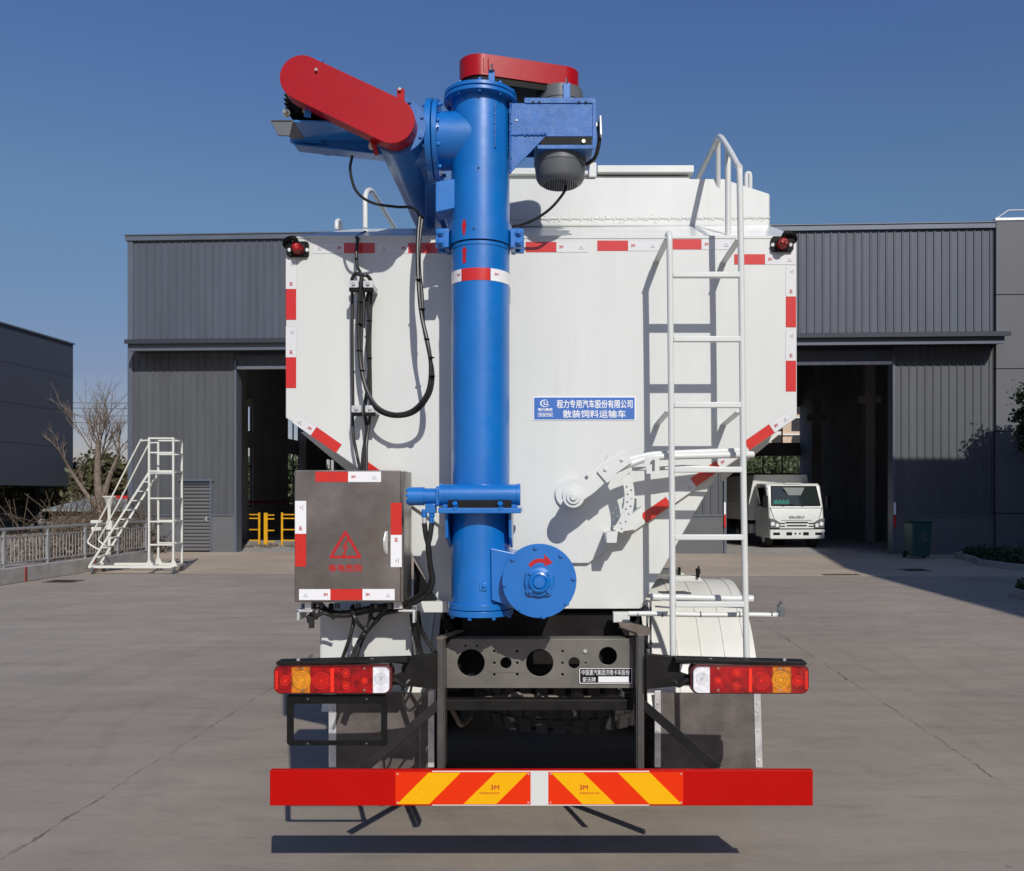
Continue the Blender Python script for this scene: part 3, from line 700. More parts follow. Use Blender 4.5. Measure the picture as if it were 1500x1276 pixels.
# red double arrow
def on_cyl(m, poly, r):
    """polygon given as (px offset along arc in m, z) wrapped on the column"""
    vs = []; tt = tessellate_polygon([[Vector((p[0], p[1], 0)) for p in poly]])
    m.faces([(CX + r * math.sin(p[0] / r), CY - r * math.cos(p[0] / r), p[1]) for p in poly], [tuple(t) for t in tt])
def arcx(px): return CR * math.asin(max(-1, min(1, ((px - VX) / FPX * 3.88 - CX) / CR)))
m = MB(); a_ = arcx(680)
on_cyl(m, [(a_, cz(319)), (a_ - .014, cz(330)), (a_ - .009, cz(330)), (a_ - .009, cz(337)), (a_, cz(346)), (a_ + .009, cz(337)), (a_ + .009, cz(330)), (a_ + .014, cz(330))], CR + .0105)
m.faces([], [])
on_cyl(m, [(a_, cz(359)), (a_ - .016, cz(367)), (a_ - .009, cz(367)), (a_ - .009, cz(384)), (a_ + .009, cz(384)), (a_ + .009, cz(367)), (a_ + .016, cz(367))], CR + .0012)
m.flat = True; m.build('arrow_mark', M['signred'], col, smooth=0)
# tape band round the column
for a0, a1, mat_ in ((-1.35, -.62, 'tapewhite'), (-.61, .40, 'tapered'), (.41, 1.45, 'tapewhite')):
    m = MB(); n_ = 14; vs = []; r_ = CR + .0014
    for i in range(n_ + 1):
        t = a0 + (a1 - a0) * i / n_
        for z in (cz(410), cz(392)): vs.append((CX + r_ * math.sin(t), CY - r_ * math.cos(t), z))
    m.faces(vs, [(2 * i, 2 * i + 2, 2 * i + 3, 2 * i + 1) for i in range(n_)])
    o = m.build('tape_band', [M[mat_], M['signred']], col)
for t_ in (-.75, .62):
    m = MB(); m.flat = True; x_ = t_ * CR
    m.text('3M', 0, 0, .020, .012, 0, bold=.08)
    for v in m.bm.verts:
        aa = (v.co.x + x_) / CR; v.co = Vector((CX + (CR + .002) * math.sin(aa), CY - (CR + .002) * math.cos(aa), v.co.z + cz(400)))
    m.build('tape_print', M['signred'], col, smooth=0)
# left side box bracket
m = MB(); m.prism([(PX(638, 3.93), ce(311)), (PX(638, 3.93), ce(266)), (CX - .10, ce(261)), (CX - .10, ce(304))], 3.93, 4.05); m.build('stop_box', M['blue'], col, bevel=.004, smooth=0)
# left coupling: pipe and flanges
m = MB(); zc = PZ(207, 4.0); m.cyl((CX - .02, 4.0, zc), (-.475, 4.0, zc), .127, n=48); m.build('side_pipe', M['blue'], col)
m = MB(); m.cyl((-.462, 4.0, zc), (-.484, 4.0, zc), .178, n=48); m.cyl((-.488, 4.0, zc), (-.515, 4.0, zc), .182, n=48)
bolts(m, (-.462, 4.0, zc), (1, 0, 0), .163, 10, .010, .014, .3); bolts(m, (-.515, 4.0, zc), (-1, 0, 0), .163, 10, .009, .012, .3)
cf = m.build('coupling_flange', M['blue'], col, bevel=.002)
m = MB(); m.cyl((CX + .0, CY - .134, cz(246)), (CX, CY - .1365, cz(246)), .004, n=8); m.cyl((CX - .02, CY - .141, cz(336)), (CX - .02, CY - .1437, cz(336)), .004, n=8); m.build('rivet', M['darkch'], col)
# delivery auger running forward over the roof
AX, AZ = PX(583, 3.82), PZ(184, 3.82)
m = MB(); m.cyl((-.50, 4.0, zc), (AX, 4.0, zc), .112, n=40); m.cyl((AX, 3.84, AZ), (AX, 9.4, AZ), .116, n=40)
aug = m.build('delivery_auger', M['blue'], tr)
m = MB(); m.cyl((AX, 3.84, AZ), (AX, 3.815, AZ), .124, n=48); bolts(m, (AX, 3.815, AZ), (0, -1, 0), .112, 8, .008, .008, .3); m.build('end_flange', M['bluerough'], aug, bevel=.002)
m = MB()
for yy in (5.6, 7.4, 9.38): m.ring((AX, yy, AZ), (AX, yy + .03, AZ), .155, .129, 36)
m.build('joint_flange', M['blue'], aug)
m = MB(); m.bar((AX + .1, 4.15, AZ - .14), (AX + .03, 4.7, PZ(331, 4.7)), .05, .01); m.bar((AX + .1, 4.1, AZ - .13), (AX + .1, 5.0, AZ - .15), .03, .03)
m.build('auger_stay', M['blue'], aug, bevel=.003, smooth=0)
# motor shelf on the far left
m = MB(); Y = 4.02
m.prism(pp([(426, 177), (600, 172), (606, 222), (575, 230), (434, 212), (426, 207)], Y), Y, Y + .012)
m.prism(pp([(430, 210), (575, 228), (575, 230), (432, 214)], Y), Y - .015, Y + .07)
ms = m.build('motor_shelf', M['blue'], aug, bevel=.003, smooth=0)
m = MB(); Y = 3.80
m.prism([(PX(396, Y), 3.80), (PX(430, Y), 3.80), (PX(430, Y), 3.98), (PX(410, Y), 3.98)], PZ(179, Y), PZ(175.5, Y), axis='Z')
m.prism(pp([(396, 176), (429, 176), (424, 199), (407, 198)], Y), Y, Y + .01)
m.build('motor_base', M['motor'], aug, bevel=.002, smooth=0)
m = MB(); m.prism([(PX(430, Y) + .001, 3.80), (PX(612, Y), 3.83), (PX(612, Y), 4.15), (PX(430, Y) + .001, 4.15)], PZ(179, Y), PZ(175.5, Y), axis='Z'); m.build('motor_tray', M['blue'], aug, bevel=.002, smooth=0)
m = MB(); m.prism(pp([(425, 191), (440, 191), (459, 202), (475, 210), (425, 208)], 4.0), 4.0, 4.019); m.build('shelf_lit_patch', M['blue'], aug, smooth=0)  # thin proud plate cut to the shape of the lit patch on the shelf
m = MB(); c = P(450, 140, 3.9); m.cyl(c, c + Vector((0, .38, 0)), .085, n=32)
for i in range(34):
    t = 2 * math.pi * i / 34; p = c + Vector((math.cos(t) * .085, .03, math.sin(t) * .085)); q = c + Vector((math.cos(t) * .112, .03, math.sin(t) * .112))
    mid = (p + q) / 2; m.bar(mid, mid + Vector((0, .30, 0)), .004, .032, up=Vector((math.cos(t), 0, math.sin(t))))
m.lathe(c + Vector((0, .34, 0)), (0, 1, 0), [(0, .112), (.06, .112), (.09, .09), (.095, .02)], 30)
m.box(c.x - .08, c.x + .08, c.y + .05, c.y + .3, c.z - .125, c.z - .105)
m.build('auger_motor', M['black'], aug)
for (px, py) in ((421, 168), (450, 164), (487, 176), (546, 216)):
    m = MB(); c = P(px, py, 3.84); m.cyl(c, c + Vector((0, -.04, 0)), .010, n=6); m.cyl(c + Vector((0, -.012, 0)), c + Vector((0, -.017, 0)), .017, n=14); m.build('bolt', M['zinc'], aug)
m = MB(); m.bar(P(545, 203, 3.8), P(552, 226, 3.8), .028, .02); m.build('guard_foot', M['red'], aug, bevel=.002, smooth=0)
# belt guard, left
c1, c2 = P(442.5, 113.5, 3.73), P(573.5, 176, 3.73); k_ = 3.73 / FPX
r1, r2 = 32.8 * k_, 33.8 * k_; an_ = math.atan2(c2.z - c1.z, c2.x - c1.x)
def stadium(c1, c2, r1, r2, n=24):
    a_ = math.degrees(math.atan2(c2[1] - c1[1], c2[0] - c1[0]))
    return [(c1[0] + r1 * math.cos(R(t)), c1[1] + r1 * math.sin(R(t))) for t in [a_ + 90 + 180 * i / n for i in range(n + 1)]] + [(c2[0] + r2 * math.cos(R(t)), c2[1] + r2 * math.sin(R(t))) for t in [a_ - 90 + 180 * i / n for i in range(n + 1)]]
m = MB(); m.prism(stadium((c1.x, c1.z), (c2.x, c2.z), r1, r2), 3.73, 3.815); bg_ = m.build('belt_guard', M['red'], aug, bevel=.003, smooth=30)
m = MB(); c = P(586, 134, 3.76); m.box(c.x - .012, c.x + .02, 3.75, 3.762, c.z - .05, c.z + .008); c = P(550, 219, 3.78); m.build('lug', M['red'], bg_, bevel=.002, smooth=0)
m = MB()
for (px, py) in ((464, 103.5), (586, 132)): c = P(px, py, 3.73 if px < 500 else 3.75); m.cyl(c, c + Vector((0, -.012, 0)), .007, n=6)
m.build('screw', M['zinc'], bg_)
m = MB(); m.bar(P(465, 90, 3.83), P(472, 92, 3.83), .02, .02); m.bar(P(450, 172, 3.80), P(452, 155, 3.80), .028, .008, up=Vector((0, 1, 0))); m.build('guard_tab', M['blue'], aug, smooth=0)
# arm with motor, right
m = MB(); Y = 3.95
m.prism(pp([(746, 151), (873, 151), (873, 200), (799, 200), (747, 254)], Y), Y, Y + .008)
m.box(PX(746, Y), PX(872, Y), Y + .0082, Y + .03, PZ(200, Y), PZ(196, Y)); m.box(PX(746, Y), PX(872, Y), Y + .0082, Y + .30, PZ(153, Y), PZ(150, Y))
m.prism(pp([(760, 153), (868, 153), (868, 196), (760, 196)], Y), Y + .27, Y + .278)
arm = m.build('motor_arm', M['bluerough'], tr, bevel=.002, smooth=0)
m = MB(); m.tube([P(747, 197.5, Y), P(800, 197.5, Y - .002)], .004, n=6, smooth=False); m.tube([P(747.5, 152, Y), P(747.5, 254, Y)], .005, n=6, smooth=False); 
for (a_, b_, n_) in ((P(747.5, 152, Y), P(747.5, 254, Y), 30), (P(748, 197.5, Y), P(800, 197.5, Y), 16)):
    for i in range(n_): q_ = a_.lerp(b_, (i + .5) / n_); m.sphere(q_ + Vector((random.gauss(0, .0012), -.002, random.gauss(0, .0012))), random.uniform(.0045, .0075), n=8, h=6)
m.build('weld', M['bluerough'], arm)
m = MB()
for i in range(26): q_ = Vector((CX + .072, CY - .113, cz(145) + (cz(213) - cz(145)) * (i + .5) / 26)); m.sphere(q_, random.uniform(.004, .0075), .8, .8, 1.1, 8, 6)
m.build('weld', M['bluerough'], col)
m = MB(); Y2 = 3.945    # outer slotted plate
xa, xb = PX(765, Y2 + .1), PX(872.5, Y2)
m.prism(pp([(768, 143), (871, 143), (873.5, 146), (873.5, 215), (871, 218), (787, 218), (787, 212), (868, 212), (868, 151), (768, 151)], Y2), Y2 + .0, Y2 + .006)
m.box(PX(787, Y2), PX(868, Y2), Y2 + .0062, Y2 + .27, PZ(217.5, Y2), PZ(213, Y2)); m.build('motor_plate', M['bluerough'], arm, bevel=.002, smooth=0)
m = MB()
for px in (781, 790, 848, 858): m.box(PX(px, Y2) - .006, PX(px, Y2) + .006, Y2 - .001, Y2 - .0002, PZ(151, Y2), PZ(148.5, Y2))
m.box(PX(792, Y), PX(867, Y), Y + .0005, Y + .004, PZ(212.5, Y), PZ(200.5, Y))  # dark panel put where only the shaded gap under the arm shows
m.build('slots_and_gap_shade', M['darkch'], arm, smooth=0)
m = MB(); c = P(855, 206.5, 3.94); m.cyl(c + Vector((0, .03, 0)), c, .009, n=6); m.cyl(c + Vector((0, .012, 0)), c + Vector((0, .016, 0)), .014, n=12); c = P(757, 176.5, 3.95); m.cyl(c, c - Vector((0, .004, 0)), .004, n=8); m.build('bolt', M['zinc'], arm)
m = MB(); Y = 4.02; m.bar(P(830, 153, 3.97), P(830, 122, 3.97), .032, .014, up=Vector((0, 1, 0))); m.bar(P(720, 122, 3.86), P(720, 104, 3.86), .028, .012, up=Vector((0, 1, 0))); m.build('guard_tab', M['blue'], arm, bevel=.002, smooth=0)
m = MB(); m.cyl(P(830, 123, 3.965), P(830, 115, 3.965), .005, n=6); m.cyl(P(720, 103, 3.855), P(720, 94, 3.855), .005, n=6); m.cyl(P(720, 104.5, 3.855), P(720, 103, 3.855), .014, n=6); m.build('stud', M['zinc'], arm)
MC = Vector((PX(820.5, 4.08), 4.08, 0)); zz = lambda py: HC + (VY - py) / FPX * 4.05
m = MB(); m.lathe((MC.x, MC.y, zz(268)), (0, 0, 1), [(0, .062), (.0, .085), (.012, .102), (.028, .112), (.085, .119), (.088, .122), (.16, .122), (.162, .116), (.30, .116), (.302, .105), (.43, .105)], 40)
mo = m.build('arm_motor', M['motor'], arm)
m = MB(); m.cyl((MC.x, MC.y, zz(150)), (MC.x, MC.y, zz(141)), .108, n=36); m.build('motor_cap', M['motor'], mo)
m = MB()
for i in range(-7, 8):
    for j in range(-7, 8):
        x, y = i * .0105, j * .0105
        if x * x + y * y < .078 ** 2: m.box(MC.x + x - .0028, MC.x + x + .0028, MC.y + y - .0042, MC.y + y + .0042, zz(268) - .0012, zz(268) - .0003)
m.build('fan_grille', M['black'], mo, smooth=0)
m = MB(); m.bar(P(879, 172, 3.95), P(880, 201, 3.95), .010, .05, up=Vector((0, 1, 0))); m.bar(P(876, 184, 3.97), P(871, 184, 3.97), .03, .02); m.build('junction_cover', M['alu'], mo, bevel=.003, smooth=0)
m = MB(); m.tube([P(876, 180, 3.97), P(878, 205, 3.96), P(872, 230, 3.99), P(860, 241, 4.06)], .009); m.build('cable', M['hose'], mo)
m = MB(); m.tube([P(829, 270, 4.10), P(826, 282, 4.08), P(808, 304, 4.1), P(786, 320, 4.14), P(762, 330, 4.18), P(740, 333, 4.2)], .0065); m.build('cable', M['hose'], mo)
# belt guard, right (lying flat)
m = MB(); zt_, zb_ = PZ(78.5, 3.905), PZ(109.5, 3.905)
m.prism(stadium((PX(704.5, 4.0), 4.0), (PX(820, 4.10), 4.10), .098, .088), zb_, zt_, axis='Z'); g2 = m.build('belt_guard', M['red'], tr, bevel=.003, smooth=30)
m = MB(); m.prism(stadium((PX(704.5, 4.0), 4.0), (PX(820, 4.10), 4.10), .092, .082), zb_ - .03, zb_ - .0005, axis='Z'); m.build('belt_housing', M['black'], g2, smooth=30)
m = MB()
for px, y_ in ((690, 3.93), (709, 3.904), (716, 3.906), (822, 4.05)): m.tube([(PX(px, y_), y_ - .002, zb_ + .01), (PX(px, y_) - .002, y_ - .002, zt_ - .02)], .0016, n=5, smooth=False)
m.build('weld_seam', M['red'], g2)
# slew drive at the column foot
m = MB(); Y = 3.80; xL, xR = PX(644, Y), PX(761, Y); zt_, zb_ = PZ(708, Y), PZ(741, Y); zm = (zt_ + zb_) / 2; rr = (zt_ - zb_) / 2
m.cyl((xL + .008, Y + rr, zm), (xR - .008, Y + rr, zm), rr - .003, n=36); m.box(xL + .008, xR - .008, Y + .06, CY - .08, zm - rr + .012, zm + rr - .01)
sd = m.build('slew_drive', M['blue'], tr)
m = MB(); m.prism([(Y + rr + rr * math.cos(R(t)), zm + rr * math.sin(R(t))) for t in range(0, 360, 12)], xL - .004, xL + .012, axis='X'); m.prism([(Y + rr + rr * math.cos(R(t)), zm + rr * math.sin(R(t))) for t in range(0, 360, 12)], xR - .014, xR + .003, axis='X'); m.build('end_cap', M['blue'], sd, bevel=.002, each=True)
m = MB(); m.box(xL - .006, xR + .006, Y - .004, CY + .16, PZ(752, Y), PZ(744, Y)); m.box(xL + .01, xR - .01, Y + .03, CY - .1, PZ(744, Y), PZ(736, Y)); m.build('base_plate', M['blue'], sd, bevel=.003, smooth=0)
m = MB(); m.box(PX(656, Y), PX(749, Y), Y + .010, Y + .03, PZ(744, Y), PZ(731, Y)); m.build('recess', M['darkch'], sd, smooth=0)
m = MB()
for px in (667, 733):
    c = P(px, 743, Y + .008); m.cyl(c, c + Vector((0, -.02, .018)), .012, n=6); m.cyl(c, c + Vector((0, 0, -.012)), .016, n=12)
m.build('bolt', M['blue'], sd)
for s, px in ((-1, 656), (1, 748)):
    m = MB(); x = PX(px, 3.9); m.prism([(3.83, PZ(752, 3.83)), (4.12, PZ(752, 3.83)), (4.12, PZ(800, 3.83)), (4.02, PZ(806, 3.83)), (3.86, PZ(788, 3.83))], x - .006, x + .006, axis='X'); m.build('side_gusset', M['blue'], sd, smooth=0)
m = MB(); zm2 = PZ(727, Y); ya = Y + .055
m.cyl((PX(619, Y), ya, zm2), (xL - .004, ya, zm2), .036, n=28); m.cyl((PX(596, Y), ya, zm2), (PX(619, Y), ya, zm2), .041, n=28); m.prism(rrect(ya - .044, ya + .044, zm2 - .044, zm2 + .044, .012), PX(638, Y), xL - .004, axis='X')
bolts(m, (PX(596, Y), ya, zm2), (-1, 0, 0), .03, 7, .006, .010); hm = m.build('hydraulic_motor', M['blue'], sd, bevel=.001)
m = MB(); m.box(PX(622, Y), PX(637, Y), ya - .04, ya + .02, PZ(752, Y), PZ(738, Y))
for px in (621.5, 632.5): m.cyl(P(px, 746, Y + .03), P(px, 758, Y + .03), .012, n=8); m.cyl(P(px, 754, Y + .03), P(px, 757, Y + .03), .015, n=6)
m.build('port_block', M['blue'], hm, bevel=.002)
m = MB(); m.cyl(P(621.5, 757, Y + .03), P(622, 768, Y + .03), .010, n=12); m.build('fitting', M['alu'], hm)
m = MB(); m.cyl(P(632.5, 757, Y + .03), P(632, 768, Y + .03), .010, n=12); m.build('fitting', M['blue'], hm)
for pts in ([(621.5, 766, 3.83), (624, 785, 3.84), (628, 802, 3.86), (630, 830, 3.9), (632, 850, 3.93), (622, 866, 3.98), (600, 880, 4.05), (560, 892, 4.1)], [(632.5, 766, 3.83), (630, 785, 3.83), (627, 803, 3.84), (631, 830, 3.88), (634, 852, 3.91), (626, 870, 3.95), (607, 883, 4.0), (580, 895, 4.12)]):
    m = MB(); m.tube([P(*p) for p in pts], .0115, n=12); m.build('hydraulic_hose', M['hose'], sd)
# feed inlet with the disc
Y = 3.80
m = MB(); m.prism(pp([(719, 803), (760, 812), (775, 812), (775, 888), (745, 888), (720, 879)], 3.86), 3.86, 4.12)
fi = m.build('feed_inlet', M['blue'], tr, bevel=.003, smooth=0)
m = MB(); c = P(790, 851, Y); m.cyl(c, c + Vector((0, .012, 0)), 54.5 / FPX * Y, n=72); m.cyl(c + Vector((0, .012, 0)), c + Vector((0, .35, 0)), 44 / FPX * Y, n=48)
m.build('inlet_disc', M['blue'], fi, bevel=.0015)
m = MB()
for px, py in ((784.5, 802), (822, 813.5), (840.5, 847), (830, 884), (796, 903), (758, 891), (739.5, 856), (751, 819)):
    q = P(px, py, Y); m.cyl(q, q + Vector((0, -.004, 0)), .0115, n=14); m.cyl(q, q + Vector((0, -.011, 0)), .0085, n=6)
m.build('bolt', M['blue'], fi, each=True)
m = MB(); k_ = Y / FPX; cx_, cz_ = c.x, c.z - 1 * k_
m.prism(stadium((cx_ - 12 * k_, cz_ - 12 * k_), (cx_ + 12 * k_, cz_ + 12 * k_), 8 * k_, 8 * k_), Y - .016, Y - .0002); m.prism(stadium((cx_ - 12 * k_, cz_ + 12 * k_), (cx_ + 12 * k_, cz_ - 12 * k_), 8 * k_, 8 * k_), Y - .0163, Y - .0005)
m.lathe((cx_, Y - .01, cz_), (0, -1, 0), [(0, 22 * k_), (.008, 21 * k_), (.012, 16 * k_), (.024, 15 * k_), (.028, 12 * k_), (.022, 9.5 * k_), (.026, 8.5 * k_), (.034, 8 * k_), (.035, 2 * k_)], 36)
for sx in (-1, 1):
    for sz in (-1, 1): q = Vector((cx_ + sx * 13 * k_, Y - .016, cz_ + sz * 13 * k_)); m.cyl(q, q + Vector((0, -.014, 0)), .009, n=6)
m.build('bearing_hub', M['blue'], fi, bevel=.0015)
m = MB(); m.flat = True; a_ = arcp(cx_ + 1 * k_, cz_ + 14 * k_, 20 * k_, 150, 58, 12); b_ = arcp(cx_ + 1 * k_, cz_ + 14 * k_, 14 * k_, 58, 150, 12)
m.prism(a_ + b_, Y - .0012, Y - .0004)
m.prism([(cx_ + 7 * k_, cz_ + 40.5 * k_), (cx_ + 8 * k_, cz_ + 22.5 * k_), (cx_ + 20 * k_, cz_ + 27.5 * k_)], Y - .0013, Y - .0005)
m.build('arrow_mark', M['signred'], fi, smooth=0)
m = MB(); c = P(709, 858, 3.87); m.box(c.x - .02, c.x + .012, 3.862, 3.88, c.z - .022, c.z + .012); m.cyl(c, c + Vector((0, -.018, 0)), .008, n=6); m.build('grease_point', M['blue'], col, bevel=.002)

# ---------------------------------------------------------------- ladder
YL = 4.02
lad = MB().bm and None
def T(px, py, Y=YL): return P(px, py, Y)
m = MB(); m.tube([T(985.8, 964), T(984, 700), T(981.5, 420), T(980.5, 352), T(980, 346, YL + .01), T(979.5, 343, YL + .04), T(978, 345, YL + .09)], .0145, n=16, sub=4)
lad = m.build('ladder', M['white2'], tr)
m = MB(); m.tube([T(1093.5, 964), T(1089, 700), T(1086, 420), T(1083.5, 262), T(1083, 246), Vector((PX(1083, YL) + .0, YL + .035, PZ(238, YL))), Vector((.920, 4.28, 3.50)), Vector((.925, 4.50, 3.65)), Vector((.93, 4.62, 3.69)), Vector((.93, 4.80, 3.69)), Vector((.93, 6.5, 3.69)), Vector((.93, 9.0, 3.69))], .0145, n=16, sub=5)
m.build('rail', M['white2'], lad)
for py, x0, x1 in ((403, 985, 1083), (497, 986, 1084), (593.5, 987, 1085), (688, 987, 1086), (787, 988, 1088), (885, 989, 1089)):
    m = MB(); m.bar(T(x0, py), T(x1, py), .030, .026); m.build('rung', M['white2'], lad, bevel=.004, segs=3)
m = MB(); m.tube([Vector((.93, 4.60, 3.68)), Vector((.955, 4.72, 3.45))], .013, smooth=False); m.tube([Vector((.925, 4.33, 3.53)), Vector((.925, 4.33, 3.08))], .0145, smooth=False, n=14); m.tube([Vector((.955, 4.72, 3.68)), Vector((.955, 4.72, 3.45))], .013, smooth=False, n=14)
for yy in (6.0, 7.5, 9.0): m.tube([Vector((.93, yy, 3.69)), Vector((.93, yy, 3.4))], .013, smooth=False)
m.build('handrail_post', M['white2'], lad, each=True)
for px, py, q in ((979, 348, 372), (1083, 350, 372), (980, 602, 626), (1083, 603, 627), (985, 890, 900), (1090, 890, 900)):
    m = MB(); a_ = T(px, py); b_ = Vector((a_.x - .02, YF, PZ(q, YF) + .06)); m.bar(a_, (b_.x, YF - .001 if py < 800 else YF + .1, a_.z - .04), .030, .008); m.build('bracket', M['white2'], lad, bevel=.002, smooth=0)
# other handrails on the roof
m = MB(); a_ = P(535, 334, 4.75); m.tube([a_, P(535, 310, 4.75), P(535, 291, 4.76), P(537.5, 281, 4.80), P(543, 279, 4.88), P(549, 286, 4.95), P(561, 306, 5.1), P(578, 334, 5.3)], .014, n=12); m.build('roof_handrail', M['white2'], tr)
m = MB(); a_ = P(493, 336, 5.2); m.tube([a_, P(493, 330, 5.2), P(493.5, 325, 5.22), P(496, 323, 5.28), P(498, 327, 5.35), P(499, 336, 5.4)], .013, n=12); m.build('roof_handrail', M['white2'], tr)
m = MB(); a_ = P(1096, 285, 6.5); m.tube([P(1093, 285, 6.5), P(1093, 258, 6.5), P(1096, 254, 6.5), P(1099, 258, 6.5), P(1099, 285, 6.5)], .015, n=10); m.build('roof_handrail', M['white2'], tr)

# ---------------------------------------------------------------- swivel arm with quadrant
Y = 4.05; k_ = Y / FPX
m = MB(); c = P(838, 726, Y)
ang = math.atan2(726 - 679, 906 - 838)
def along(u, v): return (838 + u * math.cos(ang) - v * -math.sin(ang) * -1, 0)
def loc2(u, v):   # u along the arm, v up, in px
    x = 838 + u * math.cos(ang) - v * math.sin(ang); y = 726 - (u * math.sin(ang) + v * math.cos(ang)); return (x, y)
poly = [loc2(*q) for q in ([(0 + 15 * math.cos(R(t)), 15 * math.sin(R(t))) for t in range(90, 271, 15)] + [(30, -15), (58, -11), (96, -11), (98, 12), (58, 15), (40, 16)])]
m.prism(pp(poly, Y), Y, Y + .035)
sw = m.build('swivel_arm', M['white2'], tr, bevel=.004, smooth=30)
m = MB(); c = P(840, 728, Y); m.lathe(c, (0, -1, 0), [(-.2, .03), (0, .050), (.010, .050), (.011, .034), (.02, .033), (.021, .018), (.03, .016), (.031, .004)], 32); m.ring(P(836, 723, 4.26), P(836, 723, 4.279), .075, .03, 32)
m.build('pivot', M['white2'], sw, bevel=.001)
m = MB(); m.prism(pp([loc2(*q) for q in ((52, -14), (72, -13), (72, -10), (100, -10), (104, 10), (62, 12), (50, 8))], Y - .012), Y - .012, Y - .0005)
for q in ((62, 4), (90, 2), (36, 12)):
    px, py = loc2(*q); b_ = P(px, py, Y - .012); m.cyl(b_, b_ + Vector((0, -.008, 0)), .009, n=6)
m.build('splice_plate', M['white2'], sw, bevel=.002)
m = MB(); m.prism(pp([(888, 672), (891, 666), (895, 678), (909, 675), (906, 680), (880, 692)], 4.12), 4.12, 4.17); m.build('stop_lug', M['white2'], sw, smooth=0)
# quadrant plate with holes
ac = (840, 727); ro, ri = 93, 81
out = [(ac[0] + 89.5 * math.cos(R(t)), ac[1] - 89.5 * math.sin(R(t))) for t in range(23, -41, -4)]; inn = [(ac[0] + 75 * math.cos(R(t)), ac[1] - 75 * math.sin(R(t))) for t in range(-40, 24, 4)]
hl = [[(ac[0] + q_ * math.cos(R(t)) + 1.6 * math.cos(R(u_)), ac[1] - q_ * math.sin(R(t)) + 1.6 * math.sin(R(u_))) for u_ in range(0, 360, 45)] for t, q_ in [(t_, 85) for t_ in range(14, -38, -8)] + [(t_, 79.3) for t_ in range(10, -38, -8)]]
m = MB(); Yq = 4.11; m.prism(pp(out + inn, Yq), Yq, Yq + .008, holes=[pp(h, Yq) for h in hl])
m.prism(pp([(905, 780), (930, 776), (942, 758), (942, 742), (900, 772)], Yq + .02), Yq + .05, YF)
m.prism(pp([(888, 781), (905, 777), (903, 795), (889, 795)], Yq), Yq - .006, YF - .001)
m.build('quadrant_plate', M['white2'], sw, smooth=0)
# pipes of the arm and its numbered plate
m = MB(); m.tube([P(908, 680, 4.07), P(922, 673, 4.08), P(948, 666.5, 4.09), P(975, 664, 4.1), P(1060, 660.5, 4.13), P(1090, 659.5, 4.14)], .012, n=14, sub=4)
m.tube([P(906, 687, 4.06), P(925, 679, 4.07), P(950, 671, 4.08), P(975, 668.8, 4.08), P(1070, 666.5, 4.12), P(1103, 666, 4.15)], .016, n=14, sub=4)
m.tube([P(926, 687, 4.12), P(970, 686, 4.13), P(1010, 684, 4.14), P(1082, 689, 4.15)], .010, n=12)
m.build('arm_pipe', M['white2'], sw)
m = MB(); Yn = 4.02
m.prism(pp([(945, 669), (966, 669), (966, 694), (947, 694), (947, 684), (943.5, 684), (943.5, 676.5), (945, 676.5)], Yn), Yn, Yn + .004); np_ = m.build('numbered_plate', M['white2'], sw, smooth=0)
m = MB(); m.flat = True; m.prism(pp([(952.3, 677.5), (956, 673.5), (959.2, 673.5), (959.2, 690), (955.2, 690), (955.2, 679), (952.3, 681)], Yn - .001), Yn - .0012, Yn - .0004); m.build('figure_one_shade', M['motor'], np_, smooth=0)  # grey figure painted on for the shade seen through a stencil cut-out
# ---------------------------------------------------------------- stainless electrical cabinet
Y = 3.95
x0, x1, z0, z1 = PX(432, Y), PX(590, Y), PZ(883, Y), PZ(689.5, Y)
m = MB(); m.box(x0, x1, Y + .02, YF - .06, z0, z1); cab = m.build('electrical_cabinet', M['steel'], tr, bevel=.004, smooth=0)
m = MB(); m.box(x0 - .002, x1 - .010, Y, Y + .0185, z0 + .004, z1 + .002); cdoor = m.build('cabinet_door', M['steel'], cab, bevel=.004, smooth=0)
m = MB(); m.box(x0 + .03, x0 + .06, Y + .05, YF - .06, z0 - .035, z0 - .0005); m.box(x1 - .05, x1 - .01, Y + .05, YF - .06, z0 - .035, z0 - .0005)
m.box(x0 + .0, x0 + .012, Y + .03, Y + .15, z0 - .085, z0 - .035); m.box(x0, x0 + .07, Y + .03, Y + .15, z0 - .047, z0 - .036); m.box(x1 + .035, x1 + .047, Y + .06, Y + .12, z0 - .10, z0 - .04); m.box(x1 - .03, x1 + .035, Y + .06, YF - .02, z0 - .05, z0 - .04)
m.build('cabinet_bracket', M['alu'], cab, bevel=.002, smooth=0, each=True)
m = MB(); c = P(566, 795, Y); m.prism(rrect(c.x - .007, c.x + .007, c.z - .052, c.z + .052, .006), Y - .010, Y); m.tube([(c.x - .002, Y - .010, c.z + .045), (c.x - .006, Y - .026, c.z + .01), (c.x - .005, Y - .022, c.z - .03), (c.x - .001, Y - .011, c.z - .048)], .005); m.build('door_handle', M['alu'], cdoor)
tape(486, 698.5, 0, 48, 15, Y, cdoor, order=1); tape(440.5, 806, 90, 48, 16, Y, cdoor, order=1); tape(580.5, 760, 90, 47, 16, Y, cdoor, order=-1)
tape(507.5, 871, 0, 47, 16, Y, cdoor, order=1); tape(507.4, 871, 0, 46, 15.6, Y + .0001, cdoor, order=-1)
m = MB(); m.flat = True; tri = [(506, 775.5), (531, 818), (481, 818)]
